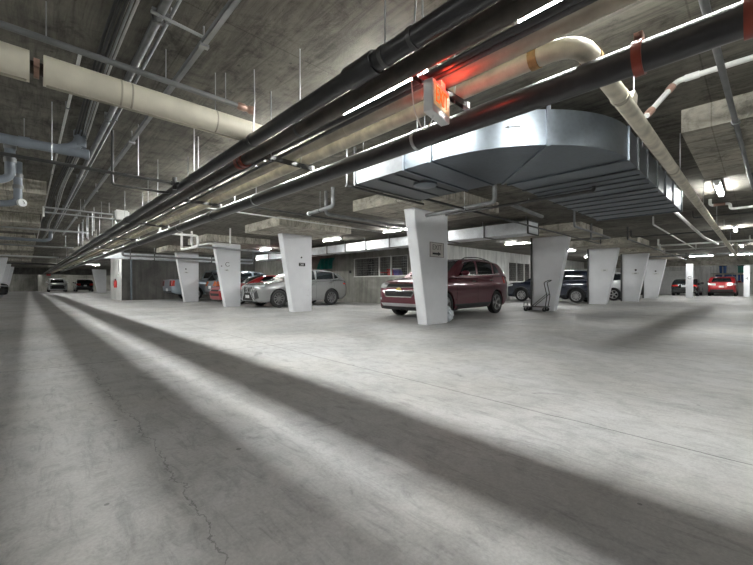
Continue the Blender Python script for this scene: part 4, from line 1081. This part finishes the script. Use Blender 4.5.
    # doors: seams and handles, mirrors
    if doors:
        for s in (1, -1):
            cuts = [u0 - .14, ends[0][1] + .04] + ([ends[1][1] + .04] if True else [])
            for uu in cuts:
                zl = max(.32, arch(uu) + .03)
                panel('door_seam', [(uu, zl), (uu + .008, zl), (uu + .008, top(uu) - .02), (uu, top(uu) - .02)], 'side', 'under', .002, .012, 1, 10, side=s)
            for uu in (ends[0][1] - .17, ends[1][1] - .13):
                h = shoot((L / 2 - uu, s * 2, top(uu) - .13), (0, -s, 0))
                if h:
                    f = B(); box(f, h.x - .10, h.y - .012, h.z - .014, h.x + .10, h.y + s * .028, h.z + .014); bmesh.ops.bevel(f, geom=list(f.edges), offset=.008, segments=2, affect='EDGES'); new_obj('door_handle', f, MT['chrome' if chrome else paint], root, 40)
            f = B(); um = u0 + .16; zm = top(um) + .10
            bmesh.ops.create_uvsphere(f, u_segments=14, v_segments=10, radius=1.0, matrix=Matrix.Translation((L / 2 - um, s * (W + .075), zm)) @ Matrix.Diagonal((.085, .125, .080, 1)))
            mo = new_obj('mirror', f, MT[paint], root, 60)
            f = B(); box(f, L / 2 - um - .03, s * (W - .08), zm - .075, L / 2 - um + .03, s * (W + .04), zm - .045); new_obj('mirror_arm', f, MT['clad'], mo)
            if dark_lower:
                a0, a1 = spec['wheels'][0] + RA + .02, spec['wheels'][1] - RA - .02
                panel('sill_cladding', [(a0, bot(a0) + .03), (a1, bot(a1) + .03), (a1, bot(a1) + .16), (a0, bot(a0) + .16)], 'side', 'clad', .010, .02, 16, 3, side=s)
            if chrome and dark_lower:
                panel('door_trim', [(a0 + .05, .50), (a1 - .05, .53), (a1 - .05, .545), (a0 + .05, .515)], 'side', paint, .014, .02, 12, 1, side=s)
    if arch_trim:
        for uw in spec['wheels']:
            for s in (1, -1):
                f = B(); pts = []
                for i in range(15):
                    a = PI * (-.06 + 1.12 * i / 14); uu = uw - math.cos(a) * (RA + .03); z = R + math.sin(a) * (RA + .03)
                    h = shoot((L / 2 - uu, s * 2, z), (0, -s, 0)); 
                    if h and abs(h.y) > W * .8: pts.append(h)
                tube(f, pts, .045, 6); new_obj('arch_cladding', f, MT['clad'], root, 50)
    if rails:
        for s in (1, -1):
            f = B(); pts = []
            for i in range(13):
                uu = rp[3][0] + .1 + (rp[-4][0] - rp[3][0] - .25) * i / 12
                pts.append((L / 2 - uu, s * .60, roof(uu) + .045 * math.sin(PI * min(1, max(0, i / 12)) ** 1.0) ** .35))
            tube(f, pts, .016, 8); new_obj('roof_rail', f, MT['clad'], root, 50)
    # lamps
    zt = top(.13)
    for s in (1, -1):
        fz = (front or {}).get('lamp', [(.62, zt - .20), (1.20, zt - .13), (1.22, zt - .03), (.66, zt - .07)])
        panel('headlight', fz, 'fcorner', 'lens', .008, .03, 8, 4, side=s)
        tq = tail_quad or [(.55, .82), (1.25, .88), (1.25, 1.10), (.62, 1.06)]
        panel('tail_light', tq, 'bcorner', tail, .008, .03, 8, 4, side=s)
    # nose
    if front:
        for nm, quad, mt, kw in front.get('panels', []):
            panel(nm, quad, 'front', mt, **kw)
        if front.get('bars'):
            y0, y1, z0, z1, nb, mt = front['bars']
            f = B()
            for i in range(nb):
                z = z0 + (z1 - z0) * i / (nb - 1)
                pts = []
                for q in range(13):
                    h = shoot((L / 2 + 1, y0 + (y1 - y0) * q / 12, z), (-1, 0, 0))
                    if h: pts.append(h + Vector((.016, 0, 0)))
                if len(pts) > 1: tube(f, pts, .005, 5)
            new_obj('grille_bars', f, MT[mt], root)
        if front.get('emblem'):
            kind, z = front['emblem']
            h = shoot((L / 2 + 1, 0, z), (-1, 0, 0)); x = h.x + .014
            f = B()
            if kind == 'bow':
                prism(f, [(x, -.095, z - .021), (x, -.042, z - .021), (x, -.034, z - .04), (x, .034, z - .04), (x, .042, z - .021), (x, .095, z - .021), (x, .074, z + .021), (x, .042, z + .021), (x, .034, z + .04), (x, -.034, z + .04), (x, -.042, z + .021), (x, -.074, z + .021)], (.018, 0, 0))
                new_obj('emblem', f, MT['gold'], root)
            else:
                ring(f, (x + .02, 0, z), (1, 0, 0), .075, .010, 20)
                tube(f, [(x + .02, .02, z + .055), (x + .02, .0, z - .02), (x + .02, -.05, z - .02)], .009, 6)
                new_obj('emblem', f, MT['chrome'], root)
    if plates:
        zp = .80 if not truck else .62
        h = shoot((-L / 2 - 1, 0, zp), (1, 0, 0)); x = h.x
        f = B(); box(f, x - .02, -.155, zp - .075, x + .03, .155, zp + .075); new_obj('number_plate', f, MT['plate'], root)
        panel('rear_bumper', [(-.70, .36), (.70, .36), (.74, .56), (-.74, .56)], 'back', 'clad', .012, .03, 12, 3)
        if third and not truck:
            panel('brake_light', [(-.14, roof(rp[-4][0]) - .05), (.14, roof(rp[-4][0]) - .05), (.14, roof(rp[-4][0]) - .025), (-.14, roof(rp[-4][0]) - .025)], 'back', 'tail', .02, .02, 4, 1)
    return root, shoot, panel, dict(L=L, W=W, top=top, roof=roof, rp=rp)

# maroon crossover beside the EXIT column
front_bow = dict(
    lamp=[(.62, .80), (1.12, .86), (1.14, 1.00), (.60, .95)],
    panels=[('upper_grille', [(-.55, .845), (.55, .845), (.60, .925), (-.60, .925)], 'ink', dict(off=.004, thick=.02, nx=12, ny=2)),
            ('grille_surround', [(-.62, .915), (.62, .915), (.63, .935), (-.63, .935)], 'chrome', dict(off=.014, thick=.025, nx=14, ny=1)),
            ('grille_surround', [(-.58, .825), (.58, .825), (.59, .842), (-.59, .842)], 'chrome', dict(off=.014, thick=.025, nx=14, ny=1)),
            ('lower_grille', [(-.44, .60), (.44, .60), (.55, .735), (-.55, .735)], 'ink', dict(off=.004, thick=.02, nx=12, ny=3)),
            ('grille_surround', [(-.60, .735), (.60, .735), (.61, .755), (-.61, .755)], 'chrome', dict(off=.014, thick=.025, nx=14, ny=1)),
            ('grille_surround', [(-.46, .575), (.46, .575), (.47, .597), (-.47, .597)], 'chrome', dict(off=.014, thick=.025, nx=14, ny=1)),
            ('grille_surround', [(-.49, .58), (-.44, .58), (-.57, .75), (-.62, .75)], 'chrome', dict(off=.014, thick=.025, nx=2, ny=3)),
            ('grille_surround', [(.44, .58), (.49, .58), (.62, .75), (.57, .75)], 'chrome', dict(off=.014, thick=.025, nx=2, ny=3)),
            ('lower_bumper', [(-.80, .25), (.80, .25), (.84, .32), (-.84, .32)], 'clad', dict(off=.008, thick=.03, nx=14, ny=3)),
            ('skid_trim', [(-.62, .33), (.62, .33), (.68, .41), (-.68, .41)], 'alloy', dict(off=.016, thick=.03, nx=12, ny=2)),
            ('fog_lamp', [(-.76, .50), (-.66, .50), (-.66, .56), (-.76, .56)], 'lens', dict(off=.012, thick=.03, nx=3, ny=2)),
            ('fog_lamp', [(.66, .50), (.76, .50), (.76, .56), (.66, .56)], 'lens', dict(off=.012, thick=.03, nx=3, ny=2))],
    bars=(-.52, .52, .62, .72, 4, 'steel'), emblem=('bow', .79))
EQ = dict(SUV); EQ.update(roof=[(1.12, 1.10), (1.35, 1.22), (1.75, 1.46), (2.1, 1.625), (2.45, 1.675), (3.1, 1.69), (3.8, 1.63), (4.08, 1.575), (4.28, 1.43), (4.55, 1.20), (4.64, 1.10)], top=[(u, z + (.03 if 3.2 < u < 4.6 else 0)) for u, z in SUV['top']], qend=1.42)
car('car', 'maroon crossover car with a gold emblem on its nose, parked behind the EXIT column', EQ, 'maroon', (7.42 + 2.39, 6.86), PI, scale=(1.0, 1.0, 1.045), rails=True, front=front_bow, tail_quad=[(.62, .92), (1.32, .96), (1.32, 1.16), (.70, 1.14)])
front_spindle = dict(
    lamp=[(.66, .80), (1.10, .86), (1.14, .945), (.62, .90)],
    panels=[('spindle_grille', [(-.30, .58), (.30, .58), (.44, .86), (-.44, .86)], 'ink', dict(off=.008, thick=.02, nx=8, ny=5)),
            ('spindle_grille', [(-.52, .30), (.52, .30), (.30, .58), (-.30, .58)], 'ink', dict(off=.008, thick=.02, nx=8, ny=5)),
            ('grille_surround', [(-.33, .58), (-.29, .58), (-.43, .87), (-.47, .87)], 'chrome', dict(off=.016, thick=.025, nx=2, ny=5)),
            ('grille_surround', [(.29, .58), (.33, .58), (.47, .87), (.43, .87)], 'chrome', dict(off=.016, thick=.025, nx=2, ny=5)),
            ('grille_surround', [(-.56, .30), (-.51, .30), (-.29, .58), (-.33, .58)], 'chrome', dict(off=.016, thick=.025, nx=2, ny=5)),
            ('grille_surround', [(.51, .30), (.56, .30), (.33, .58), (.29, .58)], 'chrome', dict(off=.016, thick=.025, nx=2, ny=5)),
            ('air_intake', [(-.80, .40), (-.64, .36), (-.60, .60), (-.74, .72)], 'ink', dict(off=.008, thick=.02, nx=3, ny=5)),
            ('air_intake', [(.64, .36), (.80, .40), (.74, .72), (.60, .60)], 'ink', dict(off=.008, thick=.02, nx=3, ny=5)),
            ('number_plate', [(-.16, .40), (.16, .40), (.16, .52), (-.16, .52)], 'plate', dict(off=.025, thick=.03, nx=3, ny=2))],
    bars=(-.34, .34, .62, .84, 6, 'chrome'), emblem=('oval', .72))
car('car', 'silver crossover car with a dark grille behind the column with the black number plate', NX, 'silver', (6.57 + 2.33, 14.53), PI, spokes=10, rim='darkalloy', front=front_spindle, dark_lower=False, rails=False, tail_quad=[(.50, .92), (1.15, .97), (1.15, 1.02), (.50, .99)])
front_plain = dict(panels=[('grille', [(-.5, .40), (.5, .40), (.55, .52), (-.55, .52)], 'ink', dict(off=.008, thick=.02, nx=8, ny=2)), ('upper_grille', [(-.45, .62), (.45, .62), (.48, .70), (-.48, .70)], 'ink', dict(off=.008, thick=.02, nx=8, ny=2))],
                   lamp=[(.60, .64), (1.15, .70), (1.18, .80), (.62, .75)])
car('car', 'red car parked beyond the silver crossover, its nose showing by the third flared column', SEDAN, 'carred', (6.50 + 2.27, 18.0), PI, front=front_plain, dark_lower=False, chrome=False)
car('car', 'slate grey car with an orange tail lamp between the red car and the pickup', BOXY, 'slate', (7.1 + 2.3, 20.35), 0, tail='amber', dark_lower=True, tail_quad=[(.50, .86), (1.25, .90), (1.25, 1.10), (.55, 1.12)])
car('pickup_truck', 'pale blue pickup truck backed into the last left bay, red tail lamp showing', TRUCK, 'paleblue', (5.85 + 2.94, 23.6), 0, cat='truck', truck=True, dark_lower=False, scale=1.05, tail_quad=[(.62, .82), (1.0, .82), (1.0, 1.12), (.62, 1.12)])
NAVY = dict(BOXY); NAVY.update(wheels=(.92, 3.78), L=4.74)
for k_ in ('top', 'bot', 'wid', 'roof'): NAVY[k_] = [(u if u < 2 else u + .14, v) for u, v in BOXY[k_]]
navy = car('car', 'dark navy sport utility car parked behind the hand cart, tail toward the aisle', NAVY, 'navy', (20.24 + .925, 5.45 + 2.37), PI / 2, arch_trim=True, spokes=10, chrome=False)
car('car', 'white car parked between the two middle columns of the right bays', BOXY, 'carwhite', (25.02 + .925, 4.90 + 2.3), PI / 2, arch_trim=False, spokes=5, chrome=False)
car('car', 'dark car barely showing between the last two columns of the right bays', SEDAN, 'carblack', (31.3 + .89, 5.3 + 2.27), PI / 2, chrome=False, doors=False)
car('car', 'bright red car seen from behind at the far right', SUV, 'carred', (41.0 + 2.39, 2.02), 0, chrome=False, tail='lens', tail_quad=[(.45, .90), (1.25, .95), (1.25, 1.08), (.5, 1.06)], scale=.97)
car('car', 'dark grey sedan seen from behind a slim white post at the far right', SEDAN, 'carblack', (39.6 + 2.27, 4.25), 0, chrome=False, tail_quad=[(.45, .78), (1.1, .80), (1.1, .94), (.5, .92)])
car('car', 'pale car with a dark front at the far left end, left of the hatchback', BOXY, 'carwhite', (2.85, 60.8 + 2.3), -PI / 2, front=dict(panels=[('grille', [(-.7, .40), (.7, .40), (.75, .90), (-.75, .90)], 'ink', dict(off=.01, thick=.02, nx=8, ny=3))]), chrome=False, plates=False, rim='clad')
car('car', 'grey hatchback with red tail lamps at the far end of the left aisle', NX, 'carblack', (5.55, 60.8 + 2.3), PI / 2, chrome=False)
car('car', 'dark car nosing out at the left edge of the picture', SUV, 'carblack', (-.95 - 2.35, 37.2), 0, chrome=False)

# ------------------------------------------------------------------ hand cart by the first right column
hc = empty('hand_cart', (13.13, 5.45, 0), -PI / 2 + .15); tag(hc, 'black hand cart with a raised handle standing before a flared column', 'cart')
b = B(); box(b, -.40, -.26, .15, .40, .26, .18); bmesh.ops.bevel(b, geom=list(b.edges), offset=.01, segments=1, affect='EDGES'); new_obj('platform', b, MT['steel'], hc)
b = B(); tube(b, bend([(.34, -.22, .16), (.40, -.22, .55), (.30, -.22, 1.02), (.46, -.22, 1.10), (.46, .22, 1.10), (.30, .22, 1.02), (.40, .22, .55), (.34, .22, .16)], .06), .014, 8); new_obj('handle', b, MT['ink'], hc, 50)
b = B(); tube(b, [(.385, -.22, .62), (.385, .22, .62)], .011, 8); tube(b, [(.385, -.22, .62), (-.1, -.22, .18)], .011, 8); tube(b, [(.385, .22, .62), (-.1, .22, .18)], .011, 8); new_obj('brace', b, MT['ink'], hc, 50)
b = B(); tube(b, [(-.36, -.24, .18), (-.36, -.24, .30), (-.36, .24, .30), (-.36, .24, .18)], .011, 8); new_obj('end_rail', b, MT['ink'], hc, 50)
for sx in (-.31, .31):
    for sy in (-.2, .2):
        w = B(); lathe(w, [(.05, -.02), (.072, -.014), (.072, .014), (.05, .02)], (sx, sy, .072), (0, 1, 0), 18); w_o = new_obj('wheel', w, MT['rubber'], hc, 40)
        f = B(); box(f, sx - .012, sy - .03, .072, sx + .012, sy - .022, .155); box(f, sx - .012, sy + .022, .072, sx + .012, sy + .03, .155); box(f, sx - .03, sy - .03, .145, sx + .03, sy + .03, .155); new_obj('caster_fork', f, MT['alloy'], w_o)

# white bag slumped behind the EXIT column
b = B()
bmesh.ops.create_icosphere(b, subdivisions=4, radius=1.0)
for v in b.verts:
    n = math.sin(v.co.x * 9 + v.co.z * 5) * .06 + math.sin(v.co.y * 12 - v.co.z * 8) * .06
    v.co = Vector((v.co.x * (.13 + n * .3), v.co.y * (.15 + n * .3), max(-.205, v.co.z * .21 + n * .05) * (1.0)))
    if v.co.z > .08: v.co.x *= .65; v.co.y *= .65
    v.co += Vector((7.68, 5.42, .205))
tag(new_obj('plastic_bag', b, MT['bag'], None, 60), 'crumpled pale plastic bag slumped at the foot of the EXIT column', 'bag')

# ------------------------------------------------------------------ wire-fronted store openings
def cage(name, label, along, at, a0, a1, z0, z1, posts):
    root = empty(name, (at, a0, z0) if along == 'y' else (a0, at, z0)); tag(root, label, 'wire screen')
    def bx(bm, p0, p1, w=.02):
        if along == 'y': box(bm, -w, p0[0] - w, p0[1] - w, w, p1[0] + w, p1[1] + w)
        else: box(bm, p0[0] - w, -w, p0[1] - w, p1[0] + w, w, p1[1] + w)
    A, Z = a1 - a0, z1 - z0
    f = B(); bx(f, (0, 0), (A, 0), .025); bx(f, (0, Z), (A, Z), .02); bx(f, (0, 0), (0, Z), .02); bx(f, (A, 0), (A, Z), .02); new_obj('frame', f, MT['wire'], root)
    for p in posts:
        f = B(); bx(f, (p, 0), (p, Z), .028); new_obj('post', f, MT['wire'], root)
    f = B(); n = int(A / .12)
    for i in range(1, n):
        y = A * i / n
        q = [(0, y, 0), (0, y, Z)] if along == 'y' else [(y, 0, 0), (y, 0, Z)]
        tube(f, q, .0025, 4)
    for i in range(1, int(Z / .12)):
        z = .12 * i
        q = [(0, 0, z), (0, A, z)] if along == 'y' else [(0, 0, z), (A, 0, z)]
        tube(f, q, .0025, 4)
    new_obj('wire_mesh', f, MT['wire'], root)
    return root
cage('wire_screen', 'white wire screen in the wall opening left of the EXIT column', 'y', WX + .02, 11.0, 14.75, 1.36, 2.3, (1.05, 1.85))
cage('wire_screen', 'wire screen in the wall opening behind the maroon car and hand cart', 'x', WY + .03, 21.8, 25.2, 1.15, 2.35, (1.1, 2.2))
def tote(x, y, z, w, d, h, mat, lid, label, name='tote', open_=False):
    root = empty(name, (x, y, z + .004)); tag(root, label, 'storage box')
    b = B(); vs = box(b, -w / 2, -d / 2, 0, w / 2, d / 2, h)
    for v in vs[:4]: v.co.x *= .88; v.co.y *= .88
    bmesh.ops.bevel(b, geom=list(b.edges), offset=.015, segments=2, affect='EDGES'); new_obj('tub', b, MT[mat], root, 40)
    b = B(); box(b, -w / 2 - .015, -d / 2 - .015, h - .04, w / 2 + .015, d / 2 + .015, h + .02); bmesh.ops.bevel(b, geom=list(b.edges), offset=.012, segments=2, affect='EDGES'); new_obj('lid', b, MT[lid], root, 40)
    return root
def shelf(x0, y0, x1, y1, zs, label):
    root = empty('shelf_unit', (x0, y0, 0)); tag(root, label, 'shelves')
    for z in zs:
        b = B(); box(b, 0, 0, z - .03, x1 - x0, y1 - y0, z); new_obj('board', b, MT['wood'], root)
    for xx in (.03, x1 - x0 - .03):
        for yy in (.03, y1 - y0 - .03):
            b = B(); box(b, xx - .02, yy - .02, 0, xx + .02, yy + .02, zs[-1] + .3); new_obj('upright', b, MT['steel'], root)
shelf(12.85, 11.3, 13.4, 14.6, (.7, 1.40), 'pale shelves inside the wire-fronted store left of the EXIT column')
tote(13.12, 12.15, 1.40, .34, .40, .32, 'purple', 'plate', 'purple tub with a pale lid on the store shelf')
tote(13.12, 12.62, 1.40, .30, .32, .30, 'redp', 'redp', 'red tub beside the purple tub on the store shelf')
tote(13.12, 13.10, 1.40, .32, .36, .16, 'clad', 'redp', 'low dark tub with red lid on the store shelf')
def coat(x, y, z0, z1, w, label):
    b = B()
    prof = [(.10, 0), (.16, .25), (.19, .6), (.17, .85), (.07, .97), (.03, 1.0)]
    seg = 14
    rows = []
    for r_, t in prof:
        rows.append([b.verts.new((x + r_ * .55 * math.cos(2 * PI * i / seg) * (1 + .1 * math.sin(3 * i)), y + r_ * w * math.sin(2 * PI * i / seg) * (1 + .12 * math.cos(2 * i)), z0 + (z1 - z0) * t)) for i in range(seg)])
    for a_, c_ in zip(rows, rows[1:]):
        for i in range(seg): b.faces.new((a_[i], a_[(i + 1) % seg], c_[(i + 1) % seg], c_[i]))
    b.faces.new(rows[0][::-1]); b.faces.new(rows[-1])
    tag(new_obj('hanging_coat', b, MT['ink'], None, 50), label, 'coat')
coat(12.80, 13.75, 1.42, 2.28, 1.3, 'dark coat hanging in the wire-fronted store left of the EXIT column')
coat(12.85, 11.35, 1.42, 2.30, 2.0, 'dark bundle hanging at the near end of the wire-fronted store')
shelf(22.0, 12.6, 25.0, 13.2, (.6, 1.2, 1.9), 'pale shelves inside the far store behind the navy car')
tote(24.1, 12.9, 1.2, .5, .45, .38, 'blue', 'blue', 'blue tub on the shelf in the far store')
tote(23.2, 12.9, 1.2, .6, .45, .42, 'clad', 'clad', 'black tub on the shelf in the far store')
tote(23.4, 12.9, 1.9, .8, .5, .35, 'ink', 'ink', 'black box on the top shelf of the far store')
# teal tarpaulin bundle behind the silver car
b = B()
N_ = 18
rows = []
for i in range(N_ + 1):
    y = 16.4 + 1.45 * i / N_
    rows.append([b.verts.new((12.495 - (.05 + .05 * math.sin(i * 1.3 + j * .5) + .02 * j) * min(1, j / 2), y, 2.46 - .09 * j)) for j in range(8)])
for i in range(N_):
    for j in range(7): b.faces.new((rows[i][j], rows[i + 1][j], rows[i + 1][j + 1], rows[i][j + 1]))
r_ = bmesh.ops.solidify(b, geom=list(b.faces), thickness=.02)
tag(new_obj('tarpaulin', b, MT['teal'], None, 50), 'teal tarpaulin hung on the back wall above the silver car', 'tarpaulin')
b = B(); box(b, 12.44, 14.95, 1.55, 12.5, 15.1, 1.70); bmesh.ops.bevel(b, geom=list(b.edges), offset=.008, segments=1, affect='EDGES')
tag(new_obj('wall_switch', b, MT['ink']), 'small dark switch box on the back wall right of the silver car', 'switch')

# fire extinguisher and pipe at the pier wall
fe = empty('fire_extinguisher', (4.02, 27.8, .75)); tag(fe, 'red fire extinguisher on the white end of the dark wall', 'fire extinguisher')
b = B(); lathe(b, [(.06, 0), (.085, .02), (.085, .40), (.05, .47), (.025, .49)], (0, 0, 0), (0, 0, 1), 18); new_obj('cylinder_body', b, MT['redp'], fe, 50)
b = B(); box(b, -.03, -.02, .49, .03, .02, .55); box(b, -.09, -.012, .54, .05, .012, .56); new_obj('valve', b, MT['ink'], fe)
b = B(); tube(b, bend([(-.03, 0, .52), (-.12, 0, .48), (-.11, .0, .12)], .06), .012, 8); new_obj('hose', b, MT['ink'], fe, 50)
b = B(); box(b, .055, -.06, .2, .08, .06, .34); new_obj('wall_bracket', b, MT['steel'], fe)
pipe('wall_pipe', [(4.58, 26.24, 0), (4.58, 26.24, 2.5), (5.4, 26.24, 2.5)], .05, MT['bluegray'], 'grey pipe climbing the dark wall beside the white wall end', rad=.12)
pipe('wall_pipe', [(4.05, 27.0, 1.5), (4.05, 27.0, SLAB)], .02, MT['steel'], 'thin dark conduit above the fire extinguisher')
b = B(); box(b, 1.75, 60.2, 2.0, 2.15, 60.25, 2.25)
o = tag(new_obj('hanging_sign', b, MT['redp']), 'small red sign hanging at the far end of the left aisle', 'sign')
b = B(); tube(b, [(1.8, 60.22, 2.24), (1.8, 60.22, SLAB)], .01, 6); tube(b, [(2.1, 60.22, 2.24), (2.1, 60.22, SLAB)], .01, 6); new_obj('hanger_rod', b, MT['zinc'], o)

# blue bins in the lockers on the east wall
lk = empty('locker_rack', (46.4, .3, 0)); tag(lk, 'wire locker rack on the far right wall holding blue bins', 'rack')
for yy in (0, .95, 1.9, 2.7):
    b = B(); box(b, -.05, yy - .04, 0, .05, yy + .04, 2.6); new_obj('upright', b, MT['wire'], lk)
for z in (1.10, 1.95):
    b = B(); box(b, -.05, 0, z, .5, 2.7, z + .05); new_obj('board', b, MT['wood'], lk)
bins = [(.75, 1.15), (1.30, 1.15), (1.85, 1.15), (2.45, 1.15), (1.0, 2.0), (2.2, 2.0)]
for k, (yy, z) in enumerate(bins):
    tote(46.71, yy, z, .36, .50, .68, 'teal' if k == 4 else 'blue', 'clad', '%s %s bin on the far right locker rack, %s shelf' % (['nearest the corner', 'second', 'third', 'fourth', 'first', 'last'][k], 'teal' if k == 4 else 'blue', 'lower' if k < 4 else 'upper'))
b = B(); box(b, XF - .06, 4.2, 0, XF - .01, 6.9, 2.3); 
o = struct('door_1', b, MT['white'])
